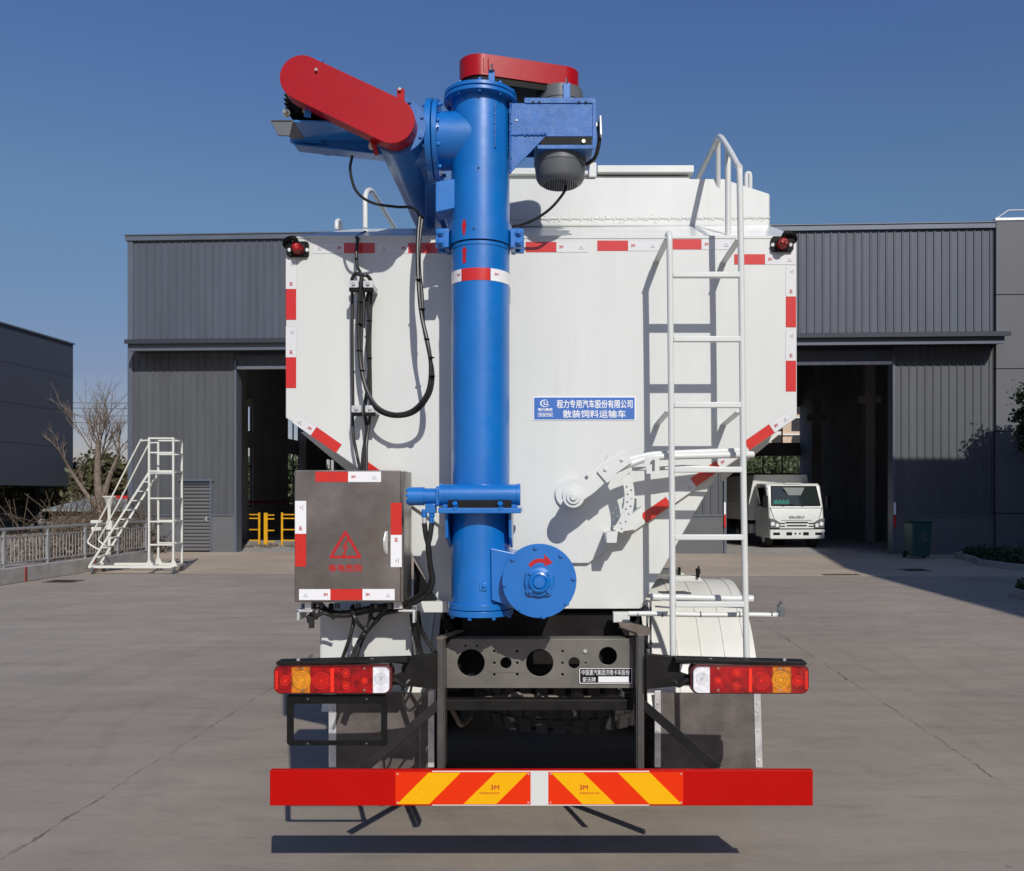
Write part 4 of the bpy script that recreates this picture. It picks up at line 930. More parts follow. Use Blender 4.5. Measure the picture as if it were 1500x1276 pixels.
def rtri(sc, r):
    cx_ = 506; cy_ = 804; out = []
    pts = [(cx_ + (x - cx_) * sc, cy_ + (y - cy_) * sc) for x, y in tri]
    for i in range(3):
        p0, p1, p2 = pts[i - 1], pts[i], pts[(i + 1) % 3]
        d0 = Vector((p0[0] - p1[0], p0[1] - p1[1])).normalized(); d2 = Vector((p2[0] - p1[0], p2[1] - p1[1])).normalized()
        a_, b_ = Vector(p1) + d0 * r, Vector(p1) + d2 * r
        for t in (0, .25, .5, .75, 1): q = (a_ * (1 - t) ** 2 + Vector(p1) * 2 * t * (1 - t) + b_ * t * t); out.append((q.x, q.y))
    return out
m.prism(pp(rtri(1.0, 5), Y), Y - .0008, Y - .0002, holes=[pp(rtri(.72, 2), Y)])
m.prism(pp([(508.5, 789), (501, 803), (505.5, 802.5), (502.5, 811.5), (501, 811), (503.5, 815.5), (507, 811.5), (505, 812), (510, 799), (505.5, 800), (511, 790)], Y), Y - .0008, Y - .0002)
c = P(506, 832, Y); m.text('有电危险', c.x, c.z, 50 / FPX * Y, 11.5 / FPX * Y, Y - .0008, bold=.06)
m.build('warning_mark', M['signred'], cdoor, smooth=0)
# wiring under the cabinet
m = MB()
for pts, r_ in (([(470, 888, 4.1), (480, 897, 4.08), (505, 900, 4.06), (540, 893, 4.08), (575, 888, 4.12)], .018), ([(460, 885, 4.05), (455, 905, 4.02), (452, 912, 4.02)], .01), ([(457, 908, 4.0), (475, 898, 4.0), (490, 906, 4.02)], .008),
                ([(485, 886, 4.1), (487, 900, 4.05), (505, 897, 4.06)], .012), ([(545, 886, 4.05), (540, 915, 4.1), (528, 935, 4.15), (514, 965, 4.1)], .010), ([(570, 886, 4.1), (552, 908, 4.1), (534, 930, 4.12), (519, 967, 4.1)], .012),
                ([(517, 886, 4.08), (518, 910, 4.05), (512, 935, 4.04), (501, 967, 4.05)], .009), ([(515, 890, 4.05), (520, 905, 4.0), (535, 922, 4.05), (548, 905, 4.1)], .009), ([(590, 880, 4.0), (600, 892, 4.1), (560, 900, 4.12), (540, 922, 4.12)], .010),
                ([(604, 900, 4.1), (607, 925, 4.12), (614, 950, 4.15), (622, 975, 4.15)], .014), ([(612, 897, 4.12), (618, 925, 4.2), (640, 960, 4.2)], .010)):
    m.tube([P(*p) for p in pts], r_, n=10)
for px, py in ((453, 905), (458, 899), (463, 903), (470, 897), (536, 922), (533, 930)): m.sphere(P(px, py, 4.02), .014, 1, 1, 1.1, 10, 8)
m.box(PX(453, 4.0), PX(459, 4.0), 3.99, 4.02, PZ(920, 4.0), PZ(903, 4.0))
m.build('wiring_loom', M['hose'], cab)
m = MB(); 
for px in (440, 466, 489, 520, 545, 566): m.cyl(P(px + 5, 884, 4.08), P(px + 5, 891, 4.08), .012, n=10)
m.build('cable_gland', M['motor'], cab, each=True)
m = MB(); m.faces([(PX(606, 4.2), 4.2, PZ(822, 4.2)), (PX(650, 4.24), 4.24, PZ(897, 4.24)), (PX(606, 4.2), 4.2, PZ(897, 4.2)), (PX(606, 4.2), 4.21, PZ(822, 4.2)), (PX(650, 4.24), 4.25, PZ(897, 4.24)), (PX(606, 4.2), 4.21, PZ(897, 4.2))], [(0, 1, 2), (3, 5, 4), (0, 3, 4, 1), (1, 4, 5, 2), (2, 5, 3, 0)]); m.build('gusset_bracket', M['black'], tr, smooth=0)
m = MB(); m.box(PX(600, 4.2), PX(655, 4.2), 4.19, 4.27, PZ(897, 4.2), PZ(881, 4.2)); m.build('cross_bracket', M['white'], tr, bevel=.003, smooth=0)

# conduit clamps on the plate and the cables
for px, py in ((518, 417), (539, 417), (522, 600), (542, 600)):
    m = MB(); Yc = 4.135; m.prism(pp(rrect(px - 7, px + 7, py - 6, py + 4, 1.5), Yc), Yc, Yc + .012); m.cyl(P(px, py - 2, Yc), P(px, py - 2, Yc - .010), .009, n=6); m.box(PX(px - 6, Yc), PX(px + 6, Yc), Yc + .012, YF - .0005, PZ(py + 4, Yc), PZ(py - 4, Yc))
    cl = m.build('conduit_clamp', M['alu'], tr, bevel=.003, smooth=0)
    m = MB(); m.prism(pp([(px - 7, py + 4.2), (px + 7, py + 4.2), (px + 7, py + 9), (px - 7, py + 9)], Yc), Yc + .004, Yc + .03); m.build('rubber_block', M['black'], cl, smooth=0)
cabs = [([(524, 349, 4.24), (522, 375, 4.22), (524, 392, 4.20), (530, 405, 4.18), (533, 440, 4.18), (532, 480, 4.18)], .008),
        ([(516, 425, 4.21), (516, 500, 4.21), (517, 590, 4.21), (516.5, 610, 4.21), (518, 640, 4.2), (524, 672, 4.19), (528, 690, 4.12)], .0075),
        ([(516, 420, 4.21), (516, 408, 4.19), (522, 401, 4.17), (530, 404, 4.16), (536, 403, 4.16), (543, 411, 4.18), (541, 425, 4.2), (538, 440, 4.2), (541, 470, 4.2), (538, 505, 4.2), (541, 540, 4.2), (538, 570, 4.2), (534, 600, 4.2), (537, 630, 4.2), (532, 665, 4.18), (531, 690, 4.12)], .009),
        ([(541, 408, 4.20), (544, 425, 4.21), (542, 500, 4.21), (543, 590, 4.21), (541, 620, 4.20), (537, 650, 4.18), (537, 690, 4.12)], .0075),
        ([(615, 316, 4.12), (612, 350, 4.10), (612, 390, 4.08), (614, 430, 4.06), (618, 465, 4.05), (627, 505, 4.03), (631, 540, 4.03), (626, 575, 4.04), (606, 600, 4.08), (580, 607, 4.1), (555, 598, 4.12), (539, 575, 4.14), (530, 545, 4.16), (526, 510, 4.17), (525, 460, 4.17), (528, 420, 4.16), (530, 404, 4.16)], .0095),
        ([(619, 318, 4.13), (615, 350, 4.11), (614, 390, 4.09), (618, 430, 4.08), (619, 455, 4.07), (621, 480, 4.05), (629, 520, 4.04), (634, 550, 4.04), (629, 578, 4.05), (609, 603, 4.09), (582, 610, 4.11), (556, 603, 4.13), (541, 583, 4.15), (532, 552, 4.17), (529, 510, 4.18), (529, 460, 4.18), (531, 430, 4.17), (534, 410, 4.17)], .0085),
        ([(516, 228, 3.9), (513, 250, 3.9), (522, 280, 3.92), (545, 297, 3.96), (580, 303, 4.02), (602, 304, 4.1), (612, 312, 4.16), (615, 330, 4.14)], .0062),
        ([(524, 349, 4.26), (523, 347, 4.30), (535, 340, 4.5)], .008)]
for pts, r_ in cabs:
    m = MB(); m.tube([P(*p) for p in pts], r_, n=10, sub=7); m.build('power_cable', M['hose'], tr)
m = MB()
for px, py, Yk in ((613, 410, 4.06), (619, 453, 4.05), (625, 497, 4.03), (632, 524, 4.02), (633, 551, 4.02), (612, 600, 4.07), (578, 608, 4.1), (527, 443, 4.17), (527, 475, 4.17), (526, 514, 4.17), (531, 543, 4.16), (541, 470, 4.2), (541, 525, 4.2)):
    m.sphere(P(px, py, Yk), .0155, 1, 1, .28, 10, 6)
m.build('cable_ties', M['black'], tr)

# ---------------------------------------------------------------- chassis tail
Y = 4.12
def pc(l): return pp(l, Y)
xx0, xx1, zz0, zz1 = PX(650, Y), PX(928, Y), PZ(1008, Y), PZ(936, Y)
holes = [circ(PX(690, Y), PZ(971, Y), 20 / FPX * Y), circ(PX(741, Y), PZ(971, Y), 8.3 / FPX * Y, 18), circ(PX(790.5, Y), PZ(971, Y), 20 / FPX * Y), circ(PX(841, Y), PZ(971, Y), 8.3 / FPX * Y, 18), circ(PX(890.5, Y), PZ(961, Y), 13.3 / FPX * Y)]
for hx in (724, 757.5, 824): 
    for hy in (954, 971, 988): holes.append(circ(PX(hx, Y), PZ(hy, Y), 2.1 / FPX * Y, 8))
for hx, hy in ((682, 946), (699, 946), (858, 971)): holes.append(circ(PX(hx, Y), PZ(hy, Y), 1.7 / FPX * Y, 8))
m = MB(); m.prism(pc([(650, 1008), (928, 1008), (928, 962), (922, 936), (660, 936), (651, 950)]), Y, Y + .008, holes=holes)
m.box(xx0 + .04, xx1 - .03, Y + .0082, Y + .09, zz1 - .008, zz1); m.box(xx0, xx1, Y + .0082, Y + .09, zz0, zz0 + .008)
cm = m.build('crossmember', M['chassis'], tr, bevel=.002, smooth=0)
m = MB(); c = P(857, 953.5, Y); m.cyl(c, c + Vector((0, -.008, 0)), .009, n=8); m.build('bolt', M['alu'], cm)
m = MB(); Yp = Y - .0005; m.prism(pp(rrect(848, 926.5, 978, 1002, 2.5), Yp), Yp - .0015, Yp); mp = m.build('maker_plate', M['black'], cm, smooth=0)
m = MB(); m.flat = True; Yp = Y - .0028
m.prism(pp(rrect(848.6, 926, 978.7, 1001.4, 2.2), Yp), Yp, Yp + .0004, holes=[pp(rrect(849.6, 925, 979.7, 1000.4, 1.8), Yp)])
c = P(887, 985, Yp); m.text('中国重汽集团济南卡车股份', c.x, c.z, 70 / FPX * Y, 8.2 / FPX * Y, Yp)
c = P(863, 995.5, Yp); m.text('豪沃牌', c.x, c.z, 19 / FPX * Y, 7.4 / FPX * Y, Yp); m.prism(pp([(876.5, 991), (921, 991), (921, 999.5), (876.5, 999.5)], Yp), Yp, Yp + .0004)
m.build('plate_print', M['tapewhite'], mp, smooth=0)
for s, px in ((-1, 645), (1, 939)):
    m = MB(); x = PX(px, 4.03); zt_ = PZ(930 if s > 0 else 936, 4.03); zb_ = PZ(1126, 4.03)
    m.box(x - .015, x + .015, 4.03, 4.038, zb_, zt_); m.box(x - s * .018 - .003, x - s * .018 + .003, 4.0385, 4.13, zb_, zt_)
    po = m.build('bumper_post', M['post'], tr, bevel=.002, smooth=0)
    m = MB(); q = [(x - .018, 4.03, zt_), (x + .018, 4.03, zt_)]
    m.prism([(x - .018, 4.03), (x + .018, 4.03), (x + .018 - s * .07 , 4.24), (x - .018 - s * .07, 4.24)], zt_ + .0005, zt_ + .009, axis='Z'); m.build('post_foot', M['brown'], po, smooth=0)
    m = MB(); m.bar((x + s * .0, 4.045, PZ(1030, 4.03)), (x + s * .33, 3.90, .585), .042, .010, up=Vector((0, 1, 0))); m.bar((x + s * .0, 4.075, PZ(1030, 4.03)), (x + s * .33, 3.93, .585), .008, .045, up=Vector((0, 1, 0))); m.build('diagonal_brace', M['darkch'], tr, bevel=.002, smooth=0)
m = MB(); m.box(PX(652, 4.15), PX(928, 4.15), 4.15, 4.21, PZ(1041, 4.15), PZ(1025, 4.15)); m.build('lower_crossbar', M['darkch'], tr, bevel=.004, smooth=0)
for s in (-1, 1):
    m = MB(); m.box(s * .43 - .04, s * .43 + .04, 4.215, 12.4, .86, 1.13); m.build('frame_rail', M['darkch'], tr, bevel=.004, smooth=0)
    m = MB(); m.box(s * .44 - .05, s * .44 + .05, 4.36, 9.6, 1.135, 1.27); m.build('subframe', M['darkch'], tr, bevel=.004, smooth=0)
m = MB(); m.box(-.39, .39, 4.45, 4.5, .9, 1.4)
for yy in (5.0, 6.4, 7.6, 9.0, 10.5): m.box(-.39, .39, yy, yy + .08, .9, 1.1)
m.build('frame_crossmember', M['darkch'], tr, smooth=0, each=True)
m = MB(); m.prism(pp([(650, 896), (940, 896), (905, 936), (680, 936)], 4.4), 4.36, 4.45); m.build('undertank_shade', M['darkch'], tr, smooth=0)  # dark block added to fill the shadow under the tank
m = MB(); m.tube([P(672, 1038, 4.5), P(690, 1026, 4.5), P(760, 1020, 4.45), P(850, 1024, 4.45), P(900, 1018, 4.5)], .014); m.tube([P(660, 1035, 4.3), P(668, 1050, 4.3), P(676, 1062, 4.35), P(690, 1050, 4.5)], .012)
for px in (757, 846): m.cyl(P(px, 1024, 4.32), P(px, 1024, 4.5), .035, n=20)
m.build('air_lines', M['brown'], tr)
m = MB(); a_ = P(912, 1008, 4.25); m.cyl(a_, a_ - Vector((0, 0, .05)), .008, n=8); m.box(a_.x - .025, a_.x + .025, 4.24, 4.27, a_.z - .004, a_.z); m.cyl(P(789, 1015, 4.25), P(789, 1018, 4.25), .006, n=8); m.build('hook_bolt', M['alu'], tr)
# spare tyre lying under the frame
def tyre(mb, c, axis, Ro, wd, blocks=30):
    h = wd / 2
    mb.lathe(Vector(c) - Vector(axis) * h, axis, [(0, Ro * .58), (.02, Ro * .80), (.035, Ro * .93), (.055, Ro * .975), (wd - .055, Ro * .975), (wd - .035, Ro * .93), (wd - .02, Ro * .80), (wd, Ro * .58)], 48)
    d = Vector(axis).normalized(); u = d.orthogonal().normalized(); v = d.cross(u)
    for i in range(blocks):
        for row, (p0, p1, ofs) in enumerate(((-.46, -.20, 0), (-.16, .16, .5), (.20, .46, 0))):
            t = 2 * math.pi * (i + ofs) / blocks; rd = u * math.cos(t) + v * math.sin(t)
            a_ = Vector(c) + rd * Ro * .972 + d * wd * p0; b_ = Vector(c) + rd * Ro * .972 + d * wd * p1
            mb.bar(a_, b_, 2 * math.pi * Ro / blocks * .66, Ro * .045, up=rd)
m = MB(); tyre(m, (.12, 5.18, .66), (0, 0, 1), .52, .27, 34); m.build('spare_tyre', M['tyre'], tr)
m = MB(); m.cyl((.12, 5.18, .55), (.12, 5.18, .60), .2, n=24); m.bar((.12, 5.18, .66), (.12, 5.18, 1.0), .05); m.build('spare_carrier', M['darkch'], tr)
# axles, wheels
wheel0 = None
def wheel(x, y, wd=.26):
    t = MB(); tyre(t, (x, y, .52), (1, 0, 0), .52, wd, 36); o = t.build('wheel', M['tyre'], tr)
    r_ = MB(); s = 1 if x > 0 else -1
    r_.lathe((x + s * (wd * .5 - .01), y, .52), (s, 0, 0), [(0, .31), (.030, .31), (.034, .295), (.018, .28), (.014, .17), (.07, .14), (.075, .02)], 32)
    bolts(r_, (x + s * (wd * .5 + .004), y, .52), (s, 0, 0), .2, 10, .014, .03); r_.build('rim', M['alu'], o)
for y_ in (5.62, 6.97):
    for x_ in (.78, 1.09, -.78, -1.09): wheel(x_, y_)
    m = MB(); m.tube([(-1.0, y_, .52), (-.3, y_, .52), (.3, y_, .52), (1.0, y_, .52)], .075, smooth=False, n=16); m.sphere((0, y_, .52), .22, 1.1, .9, 1, 20, 14); m.build('axle', M['darkch'], tr)
for x_ in (1.05, -1.05): wheel(x_, 11.35)
m = MB(); m.tube([(0, 5.9, .62), (0, 10.5, .8)], .05, smooth=False); m.build('drive_shaft', M['darkch'], tr)
# fenders and mud flaps
def fender(s):
    cy_, cz_, rr_ = 5.50, .50, .78
    pr = [(cy_ - rr_, .64)] + [(cy_ + rr_ * math.cos(R(t)), cz_ + rr_ * math.sin(R(t))) for t in range(168, 11, -6)] + [(cy_ + rr_, .64)]
    inn = [(cy_ + (rr_ - .012) * math.cos(R(t)), cz_ + (rr_ - .012) * math.sin(R(t))) for t in range(12, 169, 6)]
    m = MB(); xa, xb = sorted((s * .575, s * 1.19)); m.prism(pr + [(cy_ + rr_ - .012, .64)] + inn + [(cy_ - rr_ + .012, .64)], xa, xb, axis='X')
    f = m.build('fender', M['cream'], tr, bevel=.008, smooth=25)
    for q in (.62, .76, .89, 1.02, 1.14):
        m = MB()
        for t in range(172, 12, -6):
            a_ = Vector((s * q, cy_ + (rr_ + .001) * math.cos(R(t)), cz_ + (rr_ + .001) * math.sin(R(t)))); b_ = Vector((s * q, cy_ + (rr_ + .001) * math.cos(R(t - 6)), cz_ + (rr_ + .001) * math.sin(R(t - 6)))); m.bar(a_, b_, .010 if q != 1.14 else .016, .008, up=Vector((0, -1, 1)))
        m.build('rib', M['cream'], f, bevel=.002)
    Ym = 4.715
    m = MB(); m.prism(pp([(968 if s > 0 else 492, 1015), (1106 if s > 0 else 628, 1015), (1109 if s > 0 else 628, 1126), (968 if s > 0 else 490, 1126)], Ym), Ym, Ym + .010)
    fl = m.build('mud_flap', M['flap'], tr, smooth=0)
    for px0, px1, q in (((959, 968, 0), (1104, 1114, 3)) if s > 0 else ((481.5, 492.5, 0), (627, 636, 0))):
        m = MB(); m.prism(pp([(px0, 1012), (px1, 1012), (px1 + q, 1124), (px0 + q, 1124)], Ym - .004), Ym - .006, Ym - .001)
        for py in (1030, 1042, 1070, 1114): c = P((px0 + px1) / 2 + q * (py - 1012) / 112, py, Ym - .006); m.cyl(c, c + Vector((0, -.006, 0)), .006, n=8)
        m.build('flap_strip', M['alu'], fl, bevel=.001, smooth=0)
fender(1); fender(-1)
m = MB(); Y = 4.23; m.box(PX(468, Y), PX(604, Y), Y, Y + .3, PZ(972, Y), PZ(893, Y)); m.build('side_panel_box', M['white'], tr, bevel=.01, smooth=0)
# right stub pipes over the fender
m = MB(); Y = 4.28; m.tube([P(955, 874.5, Y), P(1101, 877.5, Y)], .017, smooth=False, n=16); m.cyl(P(953, 874.5, Y), P(968, 874.8, Y), .0195, n=16); m.cyl(P(1094, 877.4, Y), P(1103, 877.5, Y), .0195, n=16); m.build('cross_tube', M['white2'], tr)
m = MB(); Y = 4.16; m.tube([P(920, 899, Y), P(960, 899, Y), P(1025, 900.5, Y), P(1100, 900.5, Y), P(1132, 901, Y), P(1137, 900, Y), P(1143, 893, Y)], .012, n=14); ctl = m.build('control_rod', M['white2'], tr)
m = MB()
for px in (934, 970, 1026, 1083, 1130): m.cyl(P(px - 1, 900, Y), P(px + 1, 900, Y), .0135, n=14)
m.build('rod_sleeve', M['motor'], ctl)
m = MB(); c = P(1144, 893, Y); m.box(c.x - .014, c.x + .014, Y - .02, Y + .02, c.z - .03, c.z + .022); m.cyl(c + Vector((0, 0, .02)), c + Vector((0, 0, .04)), .009, n=8); m.box(c.x - .02, c.x - .008, Y - .025, Y - .02, c.z - .005, c.z + .012); m.build('rod_latch', M['motor'], ctl, bevel=.002, smooth=0)
m = MB(); Y = 4.25; m.box(PX(898, Y), PX(922, Y), Y - .02, Y + .04, PZ(911, Y), PZ(897, Y)); m.build('rod_bracket', M['white'], tr, bevel=.002, smooth=0)
m = MB(); m.prism(pp([(905, 911), (925, 912), (952, 920), (950, 930), (915, 930)], 4.22), 4.2, 4.25); m.build('dusty_flange', M['brown'], tr, smooth=0)
m = MB(); Y = 5.35; m.prism(pp([(960, 834), (992, 834), (1004, 842), (960, 842)], Y), Y, Y + .1); Y = 5.0; m.prism(pp([(983, 845), (1024, 844), (1031, 852), (983, 852)], Y), Y, Y + .1); m.build('side_outrigger', M['white2'], tr, bevel=.003, smooth=0, each=True)
m = MB(); c = P(1022, 838, 5.0); m.box(c.x - .007, c.x + .007, 4.98, 5.02, c.z - .03, c.z + .02); m.bar(c + Vector((.012, 0, -.01)), c + Vector((.004, 0, .035)), .008); m.bar(c + Vector((-.012, 0, .01)), c + Vector((.015, 0, .01)), .012); m.build('outrigger_hook', M['black'], tr, smooth=0); m = MB(); c = P(995, 836, 5.3); m.box(c.x - .006, c.x + .006, 5.28, 5.32, c.z - .03, c.z + .02); m.build('outrigger_hook', M['black'], tr, smooth=0)
m = MB()
for px in (948, 953): m.bar(P(px, 880, 4.4), P(px, 958, 4.4), .010)
for i, py in enumerate((893, 925, 940, 952)): m.sphere(P(944 + 3 * (i % 2), py, 4.36), .018, 1, 1, 1.2, 10, 8)
m.tube([P(940, 915, 4.3), P(945, 935, 4.3), P(950, 950, 4.35), P(945, 965, 4.3)], .008)
m.build('valve_pipework', M['motor'], tr)

# ---------------------------------------------------------------- tail lamps
for s in (-1, 1):
    Y = 3.92; f = (lambda x: x) if s < 0 else (lambda x: 1586 - x)
    X_ = lambda x, Y=Y: PX(f(x), Y)
    x0, x1 = sorted((X_(401), X_(574.5))); z0, z1 = PZ(1016.5, Y), PZ(973.5, Y)
    m = MB(); m.prism(rrect(x0, x1, z0, z1, .034, 8), Y, Y + .065); tl = m.build('tail_lamp', M['lampbody'], tr, bevel=.006)
    secs = [(404, 429, 'lampred'), (429, 456, 'lampamber'), (456, 547.5, 'lampred'), (547.5, 571.5, 'lampclear')]
    zi0, zi1 = PZ(1013.5, Y), PZ(976.5, Y); zm = (zi0 + zi1) / 2
    for i, (a_, b_, mt) in enumerate(secs):
        xa, xb = sorted((X_(a_), X_(b_))); m = MB()
        pts = rrect(x0 + .008, x1 - .008, zi0, zi1, .028, 8)
        q = [(max(xa + .0004, min(xb - .0004, p[0])), p[1]) for p in pts]
        qq = []
        for p in q:
            if not qq or (abs(p[0] - qq[-1][0]) + abs(p[1] - qq[-1][1])) > 1e-5: qq.append(p)
        m.prism(qq, Y - .022, Y - .0005); m.build('lens', M[mt], tl, bevel=.004)
    def rings(cx, cy, rads, mt, w_=.0028):
        m = MB(); c = P(f(cx), cy, Y - .022)
        for r_ in rads: m.ring(c, c + Vector((0, -.0018, 0)), r_ / FPX * Y, r_ / FPX * Y - w_, 26)
        m.cyl(c, c + Vector((0, -.003, 0)), rads[0] * .45 / FPX * Y, n=14); m.build('reflector_rings', M[mt], tl)
    rings(418, 997, (4, 7), 'lamphot'); rings(442.5, 996, (3.5, 6.5, 9.5, 12.5), 'amberhot'); rings(471, 997, (3.5, 6.5, 9.5, 12.5), 'lamphot', .0018); rings(507, 986, (2.8, 5.5), 'lamphot'); rings(507, 1004, (2.8, 5.5), 'lamphot'); rings(534, 997, (2.5, 4.5), 'lamphot'); rings(558, 994, (3, 5.5, 8.5), 'cleardark', .0018)
    m = MB()
    for px, py in ((443, 979), (443, 1011), (534, 979), (534, 1011)): c = P(f(px), py, Y - .022); m.cyl(c, c + Vector((0, -.0035, 0)), .0048, n=10)
    m.build('lens_screw', M['zinc'], tl)
    m = MB(); xa, xb = sorted((X_(486), X_(491))); m.box(xa, xb, Y - .0235, Y - .0222, zi0 + .004, zi1 - .004); 
    for q in range(9):
        xa, xb = sorted((X_(405.5), X_(409))); m.box(xa + .001, xb + .001, Y - .0236, Y - .0222, zi0 + .018 + q * .009, zi0 + .024 + q * .009)
    m.build('prism_strip', M['lamphot'], tl, smooth=0)
    # bracket arm and cap rail
    Y2 = 3.99; g_ = lambda l: [(f(x), y) for x, y in l]
    m = MB(); m.prism(pp(g_([(640, 958), (640, 1010), (575, 1003), (575, 990), (590, 985), (590, 973), (565, 970), (598, 962)]), Y2), Y2, Y2 + .03)
    m.prism(pp(g_([(401 + 6, 968), (598, 963), (598, 969), (407, 972.5)]), Y2 - .05), Y2 - .08, Y2 - .0)
    la = m.build('lamp_bracket', M['darkch'], tr, bevel=.003, smooth=0)
    m = MB()
    for px in (437, 545): c = P(f(px), 968, 3.93); m.cyl(c, c + Vector((0, 0, .01)), .008, n=6)
    m.build('bolt', M['alu'], la)
    m = MB(); m.tube([P(f(575), 995, 3.95), P(f(583), 998, 3.96), P(f(592), 1004, 3.98), P(f(600), 996, 4.0), P(f(620), 990, 4.02)], .011); m.build('lamp_cable', M['hose'], la)
m = MB(); Y = 4.0
m.tube([P(590, 975, Y), P(590, 1020, Y), P(595, 1038, Y), P(605, 1038, Y), P(625, 1012, Y), P(634, 998, Y)], .0065); m.tube([P(605, 970, Y), P(602, 1010, Y), P(593, 1030, Y)], .006); m.build('lamp_cable', M['hose'], tr)
# registration plate frame
Y = 3.93
m = MB(); m.prism(pp(rrect(420, 567, 1017.5, 1092, 5), Y), Y, Y + .006, holes=[pp(list(reversed(rrect(430, 558, 1031, 1085, 3))), Y)]); nf = m.build('number_plate_frame', M['black'], tr, bevel=.001, smooth=0)
m = MB()
for px, py in ((451, 1024), (451, 1089), (537, 1089), (537, 1024)): c = P(px, py, Y); m.cyl(c, c + Vector((0, -.003, 0)), .004, n=8)
m.build('screw', M['motor'], nf)
# bumper
Y = 3.81
m = MB(); m.prism(pp([(395, 1128.5), (1191, 1128.5), (1191, 1180.5), (395, 1180.5)], Y), Y, Y + .012)
m.box(PX(395, Y), PX(1191, Y), Y + .0122, Y + .030, PZ(1128.5, Y) - .008, PZ(1128.5, Y)); m.box(PX(395, Y), PX(1191, Y), Y + .0122, Y + .06, PZ(1180.5, Y), PZ(1180.5, Y) + .008)
bp = m.build('bumper', M['redb'], tr, bevel=.003, smooth=0)
m = MB(); m.prism(pp([(633, 1129), (951, 1129), (951, 1180), (633, 1180)], Y), Y - .0012, Y - .0003); m.build('white_band', M['white'], bp, smooth=0)
for s in (-1, 1):
    x0, x1 = (580, 776.5) if s < 0 else (804, 1000); y0, y1 = 1131.5, 1177.5
    m = MB(); m.prism(pp([(x0 - .8, y0 - .8), (x1 + .8, y0 - .8), (x1 + .8, y1 + .8), (x0 - .8, y1 + .8)], Y), Y - .0026, Y - .0014)
    bd = m.build('marking_board', M['orange'], bp, smooth=0)
    m = MB(); m.flat = True
    for k in (1, 3):
        q = [(633 - 51 + 0, y1), (582 + 47, y1), (582 + 47 + 46, y0), (582 + 46, y0)] if k == 1 else [(679, y1), (727, y1), (773, y0), (726, y0)]
        if s > 0: q = [(1580 - x, y) for x, y in q]
        m.prism(pp(q, Y), Y - .0036, Y - .0028)
    m.build('yellow_stripes', M['yellow'], bd, smooth=0)
    m = MB(); m.flat = True; cx_ = 725 if s < 0 else 855
    c = P(cx_, 1153, Y); m.text('3M', c.x, c.z, 12.5 / FPX * Y, 7 / FPX * Y, Y - .0040, bold=.06)
    c = P(cx_ - 8 if s < 0 else cx_ + 8, 1161.5, Y); m.text('车辆尾部标志板', c.x, c.z, 30 / FPX * Y, 3.2 / FPX * Y, Y - .0040)
    m.build('board_print', M['signred'], bd, smooth=0)
    m = MB()
    for px in (x0 + 2.5, x1 - 2.5):
        for py in (y0 + 2, y1 - 2): c = P(px, py, Y - .0027); m.cyl(c, c + Vector((0, -.003, 0)), .0038, n=10)
    m.build('rivet', M['alu'], bd)
# cab far ahead of the tank
m = MB(); m.prism([(10.0, .75), (12.1, .75), (12.15, 1.6), (11.85, 2.75), (10.0, 2.85)], -1.2, 1.2, axis='X'); cb = m.build('cab', M['white'], tr, bevel=.06, smooth=30, segs=3)
for s in (-1, 1):
    m = MB(); m.prism([(10.9, 1.65), (11.95, 1.65), (11.75, 2.45), (10.9, 2.45)], s * 1.202 - .002, s * 1.202 + .002, axis='X'); m.build('side_window', M['glass'], cb, smooth=0)
    m = MB(); m.bar((s * 1.22, 11.9, 2.3), (s * 1.22, 12.2, 2.3), .03); m.prism(rrect(min(s * 1.15, s * 1.38), max(s * 1.15, s * 1.38), 1.8, 2.35, .03), 12.2, 12.28); m.build('mirror', M['black'], cb)
    m = MB(); m.prism(rrect(7.6, 8.7, .45, .95, .08), s * .75 - .28, s * .75 + .28, axis='X'); m.build('fuel_tank' if s > 0 else 'battery_box', M['alu'] if s > 0 else M['darkch'], tr, bevel=.02)
# ---------------------------------------------------------------- small delivery truck in the right bay
X0, Y0 = PX(1167, 30.6), 30.6
st = thing('delivery_truck', 'small white delivery truck facing out of the right-hand warehouse bay', 'truck', (X0, Y0, 0), R(4))
def L2(pts): return pts
W2 = .98
m = MB(); m.prism([(0.0, .36), (-.02, .5), (.0, 1.0), (.06, 1.44), (.34, 2.22), (.48, 2.28), (1.55, 2.30), (1.58, .36)], -W2, W2, axis='X')
cab2 = m.build('cab', M['white2'], st, bevel=.07, smooth=30, segs=3, local=True)
def slope(z): return .06 + (.34 - .06) * (z - 1.44) / (2.22 - 1.44)
m = MB(); q = [(-.87, 1.50), (.87, 1.50), (.80, 2.18), (-.80, 2.18)]
m.faces([(x, slope(z) - .012, z) for x, z in q] + [(x, slope(z) + .02, z) for x, z in q], [(0, 1, 2, 3), (4, 7, 6, 5), (0, 4, 5, 1), (1, 5, 6, 2), (2, 6, 7, 3), (3, 7, 4, 0)])
ws = m.build('windscreen', M['scglass'], cab2, smooth=0, local=True)
m = MB()
for a_, b_ in ((0, 1), (1, 2), (2, 3), (3, 0)): (xa, za), (xb, zb) = q[a_], q[b_]; m.bar((xa, slope(za) - .016, za), (xb, slope(zb) - .016, zb), .04, .02)
m.bar((-.5, slope(1.5) - .03, 1.48), (-.1, slope(1.56) - .04, 1.55), .02); m.bar((.2, slope(1.5) - .03, 1.48), (.6, slope(1.56) - .04, 1.55), .02)
m.build('windscreen_seal', M['black'], cab2, smooth=0, local=True)
m = MB()
for k in range(13): m.box(-.80 + k * .045, -.775 + k * .045 + .01 * (k % 2), slope(1.6) - .0265, slope(1.6) - .0245, 1.56, 1.66 + .03 * (k % 3))
m.build('dash_sign', material('dash_green', (.05, .28, .22), .5), cab2, smooth=0, local=True)
